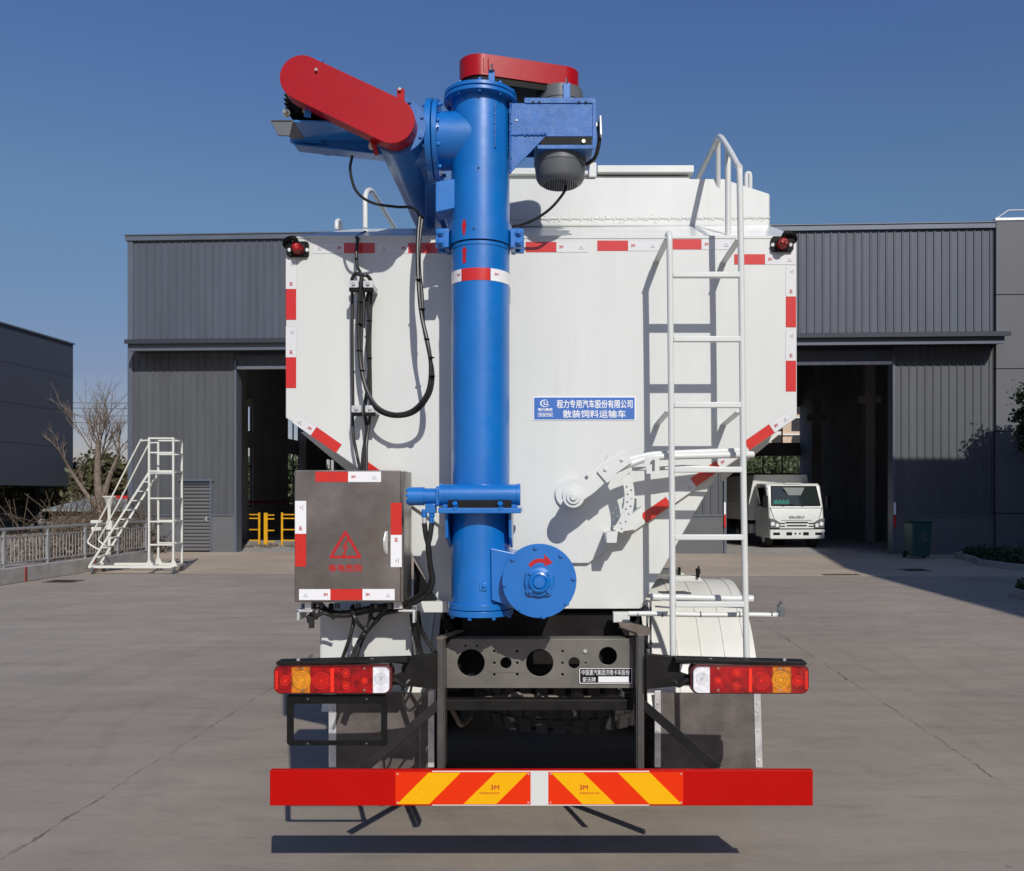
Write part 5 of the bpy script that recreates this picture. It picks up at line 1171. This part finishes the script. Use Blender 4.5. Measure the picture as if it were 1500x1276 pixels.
m = MB(); m.prism([(-.42, 2.13), (.35, 2.13), (.22, 1.86), (-.22, 1.86)], slope(1.86) - .020, slope(1.86) - .018); m.build('rear_window_light_patch', material('light_patch', (.25, .27, .26), .5), cab2, smooth=0, local=True)  # pale patch laid on the windscreen, paints the light showing in the glass
m = MB(); m.prism([(-W2 + .02, .33), (W2 - .02, .33), (W2, .40), (W2, .66), (-W2, .66), (-W2, .40)], -.09, -.005); bm2 = m.build('bumper', M['white2'], st, bevel=.03, smooth=30, local=True)
m = MB()
for (a_, b_) in ((-.40, -.20), (.20, .40)): m.box(a_, b_, -.097, -.0905, .46, .57)
m.build('bumper_slot', M['black'], bm2, smooth=0, local=True, each=True); m = MB()
for x in (-.08, .08): m.cyl((x, -.0905, .52), (x, -.097, .52), .035, n=16)
for x in (-.75, .75): m.box(x - .12, x + .12, -.097, -.0905, .47, .56)
m.build('bumper_slot', M['black'], bm2, smooth=0, local=True, each=True)
m = MB(); 
for z, w_ in ((.80, .36), (.91, .40)): m.prism(rrect(-w_, w_, z - .018, z + .018, .015), -.035, -.025)
for x in (-.52, .52):
    for z in (.78, .88): m.prism(rrect(x - .10, x + .10, z - .012, z + .012, .01), -.035, -.025)
m.box(-W2 + .02, W2 - .02, -.03, -.0, .665, .70); m.build('grille', M['black'], cab2, smooth=0, local=True)
for s in (-1, 1):
    m = MB(); m.prism([(s * .62, .71), (s * .97, .71), (s * .985, 1.06), (s * .80, 1.02), (s * .60, .90)], -.05, .02); hl_ = m.build('headlight', M['motor'], cab2, bevel=.01, smooth=30, local=True)
    m = MB(); m.cyl((s * .71, -.051, .81), (s * .71, -.056, .81), .065, n=18); m.cyl((s * .87, -.051, .86), (s * .87, -.056, .86), .07, n=18); m.build('lamp_bowl', M['lampclear'], hl_, local=True)
    m = MB(); m.prism([(.30, 1.46), (1.30, 1.46), (1.30, 2.14), (.52, 2.14)], s * (W2 + .001) - .004, s * (W2 + .001) + .004, axis='X'); m.build('side_window', M['glass'], cab2, smooth=0, local=True)
    m = MB(); m.tube([(s * W2, .2, 2.1), (s * 1.12, -.02, 2.0), (s * 1.13, -.02, 1.6)], .012); m.prism(rrect(s * 1.13 - .09, s * 1.13 + .09, 1.42, 1.85, .04), -.05, .0); m.build('mirror', M['black'], st, bevel=.01, smooth=30, local=True)
m = MB()
for s in (-1, 1): m.bar((s * .80, -.012, 1.02), (s * .93, .035, 1.44), .012, .01)
m.box(-W2 + .06, W2 - .06, .015, .03, 1.425, 1.432); m.box(-.55, .55, -.02, -.004, .985, .992)
m.build('panel_gap', M['motor'], cab2, smooth=0, local=True, each=True)
m = MB(); m.tube([(-.84, slope(1.5) - .02, 1.5), (-.84, slope(1.5) - .02, 1.52)], .01); m.box(-.30, .30, .36, .44, 2.26, 2.30); m.build('roof_marker', M['white2'], cab2, smooth=0, local=True, each=True)
m = MB(); m.flat = True; m.text('ISUZU', 0, 1.10, .52, .08, -.030, bold=.05); m.build('maker_name', M['black'], cab2, smooth=0, local=True)
m = MB(); m.prism([(-1.05, .95), (1.05, .95), (1.05, 2.35), (.98, 2.62), (-1.0, 2.62), (-1.2, 1.6), (-1.2, .95)], 1.62, 5.2); m.build('body_box', M['cream'], st, bevel=.02, smooth=0, local=True)
m = MB(); m.box(-.9, .9, 1.5, 5.2, .6, .93); m.build('underframe', M['darkch'], st, smooth=0, local=True)
for x_, y_ in ((.82, .75), (-.82, .75), (.80, 4.0), (-.80, 4.0)):
    m = MB(); m.cyl((x_ - .12, y_, .37), (x_ + .12, y_, .37), .37, n=36); wo = m.build('wheel', M['tyre'], st, bevel=.03, local=True)
    m = MB(); s = 1 if x_ > 0 else -1; m.cyl((x_ + s * .1, y_, .37), (x_ + s * .125, y_, .37), .2, n=24); m.build('rim', M['alu'], wo, local=True)
m = MB(); m.box(-1.1, -.75, 1.8, 2.3, .45, .8); m.build('tool_box', M['alu'], st, bevel=.02, smooth=0, local=True)

# ---------------------------------------------------------------- wheelie bin
Yb = 25.7; bn = thing('wheelie_bin', 'dark green wheelie bin standing against the shaded wall right of the bay', 'bin', (PX(1344.5, Yb), Yb, 0), R(-3))
m = MB(); 
a_ = [(-.24, -.28), (.24, -.28), (.24, .28), (-.24, .28)]; b_ = [(-.29, -.36), (.29, -.36), (.29, .34), (-.29, .34)]
m.faces([(x, y, .07) for x, y in a_] + [(x, y, 1.05) for x, y in b_], [(0, 1, 5, 4), (1, 2, 6, 5), (2, 3, 7, 6), (3, 0, 4, 7), (0, 3, 2, 1), (4, 5, 6, 7)])
m.build('bin_body', M['bin'], bn, bevel=.03, smooth=30, local=True, segs=3)
m = MB(); m.box(-.315, .315, -.39, .38, 1.055, 1.12); ld = m.build('lid', M['bin'], bn, bevel=.03, smooth=30, local=True, segs=3)
m = MB(); m.tube([(-.3, .44, 1.08), (.3, .44, 1.08)], .018, smooth=False); m.build('handle', M['bin'], bn, local=True)
for s in (-1, 1): m = MB(); m.cyl((s * .25, .30, .10), (s * .31, .30, .10), .10, n=24); m.build('wheel', M['black'], bn, local=True)
m = MB(); m.flat = True
for t0 in (20, 140, 260):
    o_ = arcp(.02, .62, .145, t0, t0 + 95, 8); i_ = arcp(.02, .62, .118, t0 + 95, t0, 8); m.prism(o_ + i_, -.3535, -.3525)
for t0 in (0, 180): m.prism(arcp(.02, .62, .07, t0 + 30, t0 + 170, 8) + arcp(.02, .62, .035, t0 + 170, t0 + 30, 8), -.3535, -.3525)
for v in m.bm.verts: v.co.y = -.28 - .08 * (v.co.z - .07) / .98 - .004 + (v.co.y + .353)
m.build('recycling_mark', M['motor'], bn, smooth=0, local=True)

# ---------------------------------------------------------------- rolling stair platform
sp = thing('rolling_staircase', 'cream steel rolling staircase with tall tubular platform beside the small shutter door', 'mobile stairs', (PX(236, 20.5), 20.5, 0), 0)
def S(px, py, Y): return P(px, py, Y)
YA, YB_ = 20.4, 21.25
legs = [(218.5, 20.4), (254, 20.4), (232, 21.25), (266.5, 21.25)]
ft = lambda px, Y: Vector((PX(px, Y), Y, 0))
A, B, Cc, D = ft(218.5, YA), ft(254, YA), ft(232, YB_), ft(266.5, YB_)
def zA(py): return PZ(py, YA)
def at(p, z): return Vector((p.x, p.y, z))
zt_ = zA(641)
for p in (A, B, Cc, D): m = MB(); m.bar(at(p, .16), at(p, zt_ - (.06 if p.y > 21 else 0)), .045); m.build('post', M['stair'], sp, bevel=.006, smooth=0)
for py in (642, 663, 690, 730, 764, 798, 831):
    z = zA(py); m = MB()
    for a_, b_ in ((A, B), (B, D), (D, Cc)) + (((Cc, A),) if py in (690, 831) else ()): m.bar(at(a_, z), at(b_, z), .035)
    m.build('rail_ring', M['stair'], sp, smooth=0)
m = MB(); z = zA(690) - .03
m.faces([at(A, z), at(B, z), at(D, z), at(Cc, z), at(A, z - .04), at(B, z - .04), at(D, z - .04), at(Cc, z - .04)], [(0, 1, 2, 3), (4, 7, 6, 5), (0, 4, 5, 1), (1, 5, 6, 2), (2, 6, 7, 3), (3, 7, 4, 0)]); m.build('platform', M['alu'], sp, smooth=0)
E, F = ft(131, YA), ft(147, YB_)
topA, topC = at(A, zA(692)), at(Cc, zA(692)); botA, botC = at(E, .18), at(F, .18)
for t_, b_ in ((topA, botA), (topC, botC)): m = MB(); m.bar(t_, b_, .035, .05); m.build('stringer', M['stair'], sp, bevel=.006, smooth=0)
for k in range(1, 10):
    f = k / 10.0; a_ = botA.lerp(topA, f); c_ = botC.lerp(topC, f); m = MB(); m.bar(a_ + Vector((.05, 0, 0)), c_ + Vector((.05, 0, 0)), .14, .022, up=Vector((0, 0, 1))); m.build('tread', M['stair'], sp, smooth=0)
for t_, b_, Yk in ((A, botA, YA), (Cc, botC, YB_)):
    m = MB(); dx = (218.5 if Yk < 21 else 232); k_ = Yk / FPX
    def q(px, py): return Vector((b_.x + (px - 131) * .0159, Yk, HC + (VY - py) / FPX * YA))
    m.tube([at(t_, zA(645)), q(208, 646), q(203, 651), q(160, 735), q(134, 783), q(129, 792), q(131, 797), q(146, 806)], .019, n=8, sub=4); m.tube([q(158, 716), q(156, 763)], .015, n=6, smooth=False) if False else None
    m.build('handrail', M['stair'], sp)
m = MB(); m.bar(at(E, .17), at(B, .17), .05, .06); m.bar(at(F, .17), at(D, .17), .05, .06); m.bar(at(E, .17), at(F, .17), .05, .06); m.bar(at(B, .17), at(D, .17), .05, .06); m.build('base_frame', M['stair'], sp, smooth=0)
m = MB()
for p in (A, Cc, B): m.prism([(p.x - .10, .18), (p.x + .10, .18), (p.x + .02, .34), (p.x - .02, .34)], p.y - .01, p.y + .01)
m.build('foot_gusset', M['stair'], sp, smooth=0, each=True)
for p in (E + Vector((.08, 0, 0)), F + Vector((.08, 0, 0)), B, D):
    m = MB(); m.cyl((p.x - .02, p.y, .07), (p.x + .02, p.y, .07), .07, n=18); m.box(p.x - .035, p.x + .035, p.y - .03, p.y + .03, .10, .16); m.build('castor', M['motor'], sp)

# white post with funnel top behind the staircase
pt = thing('funnel_post', 'white post with a flared funnel top and small white boxes, behind the staircase foot', 'post', (PX(160, 22.0), 22.0, 0))
m = MB(); m.cyl(P(160, 830, 22), P(160, 744, 22), .04, n=16); m.build('shaft', M['stair'], pt)
m = MB(); c = P(160, 748, 22); m.lathe(c, (0, 0, 1), [(0, .035), (.12, .05), (.28, .11), (.34, .17), (.37, .175)], 24); m.build('funnel', M['stair'], pt)
for (x0, x1, y0, y1) in ((133, 148, 762, 770), (134, 148, 772, 778), (156, 164, 763, 776)):
    m = MB(); m.box(PX(x0, 21.9), PX(x1, 21.9), 21.88, 22.0, PZ(y1, 21.9), PZ(y0, 21.9)); m.build('box', M['stair'], pt, bevel=.01, smooth=0)
m = MB(); m.lathe((PX(160, 22), 22, 0), (0, 0, 1), [(0, .22), (.05, .22), (.12, .07)], 20); m.build('foot', M['darkch'], pt)

# ---------------------------------------------------------------- yellow barriers inside the left bay
def barrier(px0, px1, Y, label, ends):
    t = thing('yellow_barrier', label, 'barrier', (PX((px0 + px1) / 2, Y), Y, 0), R(-3), 'yellow tubular barriers in the left bay')
    h = (px1 - px0) / 2 / FPX * Y
    for e in ends:
        m = MB(); m.bar((e * h, 0, 0), (e * h, 0, 1.22), .07); m.build('post', M['yellowp'], t, bevel=.01, smooth=0, local=True)
    for z in (1.14, 1.0, .58, .18): m = MB(); m.bar((-h, 0, z), (h, 0, z), .035, .045); m.build('rail', M['yellowp'], t, bevel=.008, smooth=0, local=True)
    return t
barrier(365, 380, 32.6, 'leftmost of the yellow tubular barriers inside the left bay', (1,))
barrier(388, 402, 31.8, 'middle yellow tubular barrier with a doubled post inside the left bay', (-1, -.65))
barrier(412, 434, 32.6, 'yellow tubular barrier nearest the feed truck cabinet, inside the left bay', (-.9, .95))
# rubble at the barrier feet
rb = MB()
for i in range(46):
    x = PX(random.uniform(352, 440), 31.5); y = random.uniform(30.8, 32.4); r_ = random.uniform(.03, .09); rb.sphere((x, y, r_ * .5), r_, random.uniform(.8, 1.6), random.uniform(.8, 1.4), .6, 6, 4)
tag(rb.build('rubble', M['brown'], smooth=0), 'broken concrete rubble along the floor under the yellow barriers', 'rubble', kind='stuff')

# ---------------------------------------------------------------- vegetation
def leafmat(name, a_, b_): return material(name, a_, .55, col2=b_, scale=1.6, var=.2)
M['leafdark'] = leafmat('leaf_dark', (.014, .026, .010), (.035, .055, .018)); M['leafolive'] = leafmat('leaf_olive', (.050, .055, .022), (.12, .11, .045)); M['leafbrown'] = leafmat('leaf_dry', (.12, .085, .055), (.20, .15, .10)); M['leafgreen'] = leafmat('leaf_green', (.04, .065, .02), (.09, .11, .04))
def leaf(mb, p, s):
    d = Vector((random.gauss(0, 1), random.gauss(0, 1), random.gauss(0, .7))).normalized(); u = d.orthogonal().normalized(); a_ = random.uniform(0, 6.28); v = d.cross(u); u, v = u * math.cos(a_) + v * math.sin(a_), v * math.cos(a_) - u * math.sin(a_)
    mb.faces([p - u * s, p + v * s * .5, p + u * s, p - v * s * .5], [(0, 1, 2, 3)])
def crown(name, mat_, parent, c, rx_, ry_, rz_, n_cl, n_lf, s, flat=.0, local=False):
    m = MB(); c = Vector(c)
    for i in range(n_cl):
        while True:
            q = Vector((random.uniform(-1, 1), random.uniform(-1, 1), random.uniform(-1, 1)))
            if q.length < 1 and q.length > .25: break
        cc_ = c + Vector((q.x * rx_, q.y * ry_, q.z * rz_)); cr = random.uniform(.14, .30) * min(rx_, rz_)
        for k in range(n_lf): leaf(m, cc_ + Vector((random.gauss(0, cr), random.gauss(0, cr), random.gauss(0, cr * .8))), s * random.uniform(.6, 1.3))
    m.flat = True
    return m.build(name, M[mat_], parent, smooth=0)
def branches(mb, p, d, L, r, depth, spread=.55, up=.12):
    n = 4; pts = [p]; q = p; dd = d.copy()
    for i in range(n):
        dd = (dd + Vector((random.gauss(0, .10), random.gauss(0, .10), random.gauss(0, .06) + up * .3))).normalized(); q = q + dd * L / n; pts.append(q)
    mb.tube(pts, r, n=5 if depth < 3 else 3, smooth=False, rend=r * .55)
    if depth <= 0: return
    for i in range(random.choice((3, 4)) if depth > 1 else 4):
        k = random.randint(1, n); a_ = random.uniform(0, 6.28); o_ = dd.orthogonal().normalized(); o2 = dd.cross(o_); s_ = spread * random.uniform(.6, 1.3)
        nd = (dd + (o_ * math.cos(a_) + o2 * math.sin(a_)) * s_ + Vector((0, 0, up))).normalized()
        branches(mb, pts[k], nd, L * random.uniform(.55, .8), r * .5, depth - 1, spread, up)
# bare pruned tree in the gap between the buildings
Yt = 31.0; bt = thing('bare_tree', 'leafless pruned tree with upright twigs in the gap left of the warehouse', 'tree', (PX(152, Yt), Yt, 0))
m = MB(); tp = P(146, 690, Yt); m.tube([P(153, 800, Yt), P(151, 765, Yt), P(147, 740, Yt), P(143, 700, Yt), P(144, 645, Yt)], .21, n=10, rend=.09); m.tube([P(150, 770, Yt), P(138, 740, Yt), P(124, 720, Yt), P(104, 690, Yt), P(85, 655, Yt - .6)], .11, n=7, rend=.03); m.tube([P(148, 745, Yt), P(160, 700, Yt), P(172, 670, Yt)], .12, n=7, rend=.05); m.build('trunk', M['bark'], bt)
m = MB()
for px, py, dx, dz in ((144, 650, -.45, 1), (144, 645, .1, 1), (145, 655, .5, 1), (143, 668, -.7, .8), (146, 672, .7, .9), (144, 640, -.2, 1.1), (144, 640, .3, 1), (172, 672, .2, 1), (166, 690, .5, .9), (124, 720, -.2, 1), (150, 662, .4, .9), (144, 655, -.6, .6), (96, 676, -.5, .9), (87, 660, -.1, 1), (87, 660, -.8, .8), (110, 698, .2, 1)):
    branches(m, P(px, py, Yt), Vector((dx, random.uniform(-.4, .4), dz)).normalized(), 1.05 if px > 130 else .5, .034 if px > 130 else .018, 3 if px > 130 else 2, .55, .12)
m.build('crown', M['bark'], bt)
# olive evergreen behind it
for k, (px, Y_, rx_, rz_, zc_) in enumerate(((128, 46, 2.0, 1.6, 2.2), (172, 44, 1.8, 1.5, 2.3), (92, 50, 1.8, 1.3, 1.9))):
    lab = ('rounded olive evergreen bush directly behind the leafless tree', 'olive evergreen bush beside the warehouse corner, right of the leafless tree', 'low olive evergreen bush under the overhang of the showroom building')[k]
    t = thing('evergreen_bush', lab, 'bush', (PX(px, Y_), Y_, 0), 0, 'evergreens behind the sheds')
    m = MB(); m.tube([(PX(px, Y_), Y_, 0), (PX(px, Y_) + .1, Y_, zc_)], .14, n=7); m.build('trunk', M['bark'], t)
    crown('crown', 'leafolive', t, (PX(px, Y_), Y_, zc_), rx_, 1.8, rz_, 75, 60, .16)
# brown thicket behind the railing
m = MB(); m.flat = True
for i in range(5200):
    x = random.triangular(-15.2, -11.9, -12.5); y = random.uniform(23.5, 29); z = abs(random.gauss(0, .38)); leaf(m, Vector((x, y, min(1.2, z))), random.uniform(.03, .08))
for i in range(170):
    x = random.triangular(-15.4, -12.0, -12.8); y = random.uniform(23.5, 29); m.tube([(x, y, 0), (x + random.gauss(0, .2), y + random.gauss(0, .1), random.uniform(.6, 1.2)), (x + random.gauss(0, .5), y, random.uniform(1.1, 2.0))], .012, n=3, smooth=False)
tag(m.build('undergrowth', M['leafbrown'], smooth=0), 'dry brown thicket of twigs and leaves behind the steel railing', 'undergrowth', kind='stuff')
# low sheds
sd_ = thing('low_shed', 'low shed with pale grey sheet roof behind the leafless tree', 'shed', (PX(130, 38), 38, 0), R(-4))
m = MB(); m.box(-1.7, 2.6, 0, 3.5, 0, 1.25); m.build('wall', M['brown'], sd_, smooth=0, local=True)
m = MB(); corr = MB()
m.prism([(-.3, 1.18), (-.3, 1.26), (3.8, 1.86), (3.8, 1.78)], -1.9, 2.8, axis='X'); m.build('roof', material('sheet_roof', (.26, .29, .29), .5, var=.2, scale=2, stretch=(6, .4, 1)), sd_, smooth=0, local=True)
s2 = thing('red_edged_shed', 'dark low shed with a bright red roof edge beside the warehouse corner', 'shed', (PX(172, 41), 41, 0), 0)
m = MB(); m.box(-.9, 2.6, 0, 3, 0, 1.7); m.build('wall', M['trimdark'], s2, smooth=0, local=True); m = MB(); m.box(-1.0, 2.7, -.15, 3, 1.7, 1.86); m.build('roof_edge', M['signred'], s2, smooth=0, local=True)
# power lines
for k, (py0, py1) in enumerate(((589, 589.5), (608, 608), (597, 599), (618, 620))):
    m = MB(); Yw = 70 + k; m.tube([P(60, py0, Yw), P(150, py0 + 1.5, Yw), P(260, py1, Yw)], .022, n=4, sub=4); tag(m.build('power_line', M['black']), 'thin black power line across the sky gap, %s of the four' % ('topmost', 'third', 'second', 'lowest')[k], 'cable', 'power lines in the gap')
# tree at the right edge and planting beds
Yt = 25.2; xt = PX(1532, Yt)
gt = thing('broadleaf_tree', 'dark green broadleaf tree at the right edge, in front of the annex', 'tree', (xt, Yt, 0))
m = MB(); m.tube([(xt, Yt, 0), (xt + .05, Yt, 1.2), (xt - .05, Yt, 2.6), (xt, Yt, 3.8)], .10, n=9, rend=.04)
for i in range(9): branches(m, Vector((xt, Yt, random.uniform(2.0, 3.4))), Vector((random.gauss(0, 1), random.gauss(0, 1), .8)).normalized(), .38, .025, 1)
m.build('trunk', M['bark'], gt)
crown('crown', 'leafdark', gt, (xt, Yt, 3.95), .74, .85, 1.2, 95, 70, .075)
Yt2 = 24.6; xt2 = 15.7
g2_ = thing('broadleaf_tree', 'dark green broadleaf tree just outside the right edge, shading the annex wall', 'tree', (xt2, Yt2, 0))
m = MB(); m.tube([(xt2, Yt2, 0), (xt2 + .05, Yt2, 2.2), (xt2, Yt2, 4.4)], .12, n=9, rend=.04); m.build('trunk', M['bark'], g2_)
crown('crown', 'leafdark', g2_, (xt2, Yt2, 4.2), 1.0, .9, 1.2, 60, 60, .08)
def bed(pts, label, n, name='planting_bed'):
    t = thing(name, label, 'planting bed', (pts[0][0], pts[0][1], 0), 0, 'planting beds on the right')
    cx_ = sum(p[0] for p in pts) / len(pts); cy_ = sum(p[1] for p in pts) / len(pts); inn = [(cx_ + (x - cx_) * .95, cy_ + (y - cy_) * .95) for x, y in pts]
    m = MB(); m.prism(pts, 0, .16, holes=[inn], axis='Z'); m.build('kerb', M['kerb'], t, bevel=.01, smooth=0)
    m = MB(); m.prism(inn, 0, .12, axis='Z'); m.build('soil', M['bark'], t, smooth=0)
    m = MB(); m.flat = True
    for i in range(n):
        a_ = random.random() ** .5; k = random.randint(0, len(inn) - 1); p0, p1 = inn[k], inn[(k + 1) % len(inn)]; f = random.random()
        x = cx_ + ((p0[0] * (1 - f) + p1[0] * f) - cx_) * a_ * .96; y = cy_ + ((p0[1] * (1 - f) + p1[1] * f) - cy_) * a_ * .96; leaf(m, Vector((x, y, .12 + abs(random.gauss(0, .09)))), random.uniform(.04, .09))
    m.build('ground_cover', M['leafdark'], t, smooth=0)
    return t
bed([(11.95, 24.3), (11.5, 23.0), (11.55, 21.6), (11.9, 20.8), (14, 20.0), (18, 19.8), (18, 26.6), (13.0, 26.8), (12.2, 25.8)], 'large kerbed planting bed with low dark shrubs at the foot of the annex wall', 7000)
bed([(8.45, 15.3), (8.5, 14.9), (9.2, 14.6), (12, 14.6), (12, 16.2), (8.9, 16.2), (8.5, 15.9)], 'nearer planting bed corner in the shade at the right frame edge', 1500)
# what shows through the far windows: a housing block, evergreens
hb = thing('housing_block', 'beige apartment block with arched windows seen through the upper warehouse window', 'building', (PX(1150, 150), 150, 0), 0)
M['beige'] = material('beige_render', (.55, .42, .30), .8, var=.1, scale=.3)
m = MB(); m.box(-14, 26, 0, 10, 0, 19); m.build('wall', M['beige'], hb, smooth=0, local=True)
for i in range(9):
    for j in range(5):
        m = MB(); x = -12.5 + i * 3.4; z = 4.4 + j * 2.9
        m.prism([(x, z), (x + 1.9, z), (x + 1.9, z + 1.4)] + arcp(x + .95, z + 1.4, .95, 0, 180, 8) + [(x, z + 1.4)], -.05, -.01); m.build('window', M['glass'], hb, smooth=0, local=True)
m = MB()
for j in range(6): m.box(-14, 26, -.35, -.0, 3.7 + j * 2.9, 3.95 + j * 2.9)
m.build('string_course', M['cream'], hb, smooth=0, local=True, each=True)
for k, (px, Y_, rx_, rz_, zc_) in enumerate(((1090, 72, 4.2, 2.0, 3.0), (1125, 80, 3.0, 2.4, 3.4), (1160, 84, 3.2, 2.0, 4.6), (1060, 78, 3.5, 2.2, 3.2), (440, 66, 2.6, 1.8, 2.8), (358, 62, 2.2, 1.7, 2.4), (395, 68, 3, 2.0, 2.6))):
    lab = ('broad dark evergreen tree, leftmost seen in the lower window above the delivery truck', 'rounded evergreen tree in the middle of the lower window above the delivery truck', 'evergreen tree in front of the beige apartment block', 'evergreen tree behind the ladder, seen through the right bay window', 'evergreen tree seen through the left bay window nearest the feed truck', 'evergreen tree seen through the leftmost window of the left bay', 'evergreen tree between the two left bay windows')[k]
    t = thing('evergreen_tree', lab, 'tree', (PX(px, Y_), Y_, 0), 0, 'trees beyond the warehouse')
    m = MB(); m.tube([(PX(px, Y_), Y_, 0), (PX(px, Y_), Y_, zc_)], .2, n=6); m.build('trunk', M['bark'], t)
    crown('crown', 'leafgreen', t, (PX(px, Y_), Y_, zc_), rx_, 2.2, rz_, 70, 45, .24)
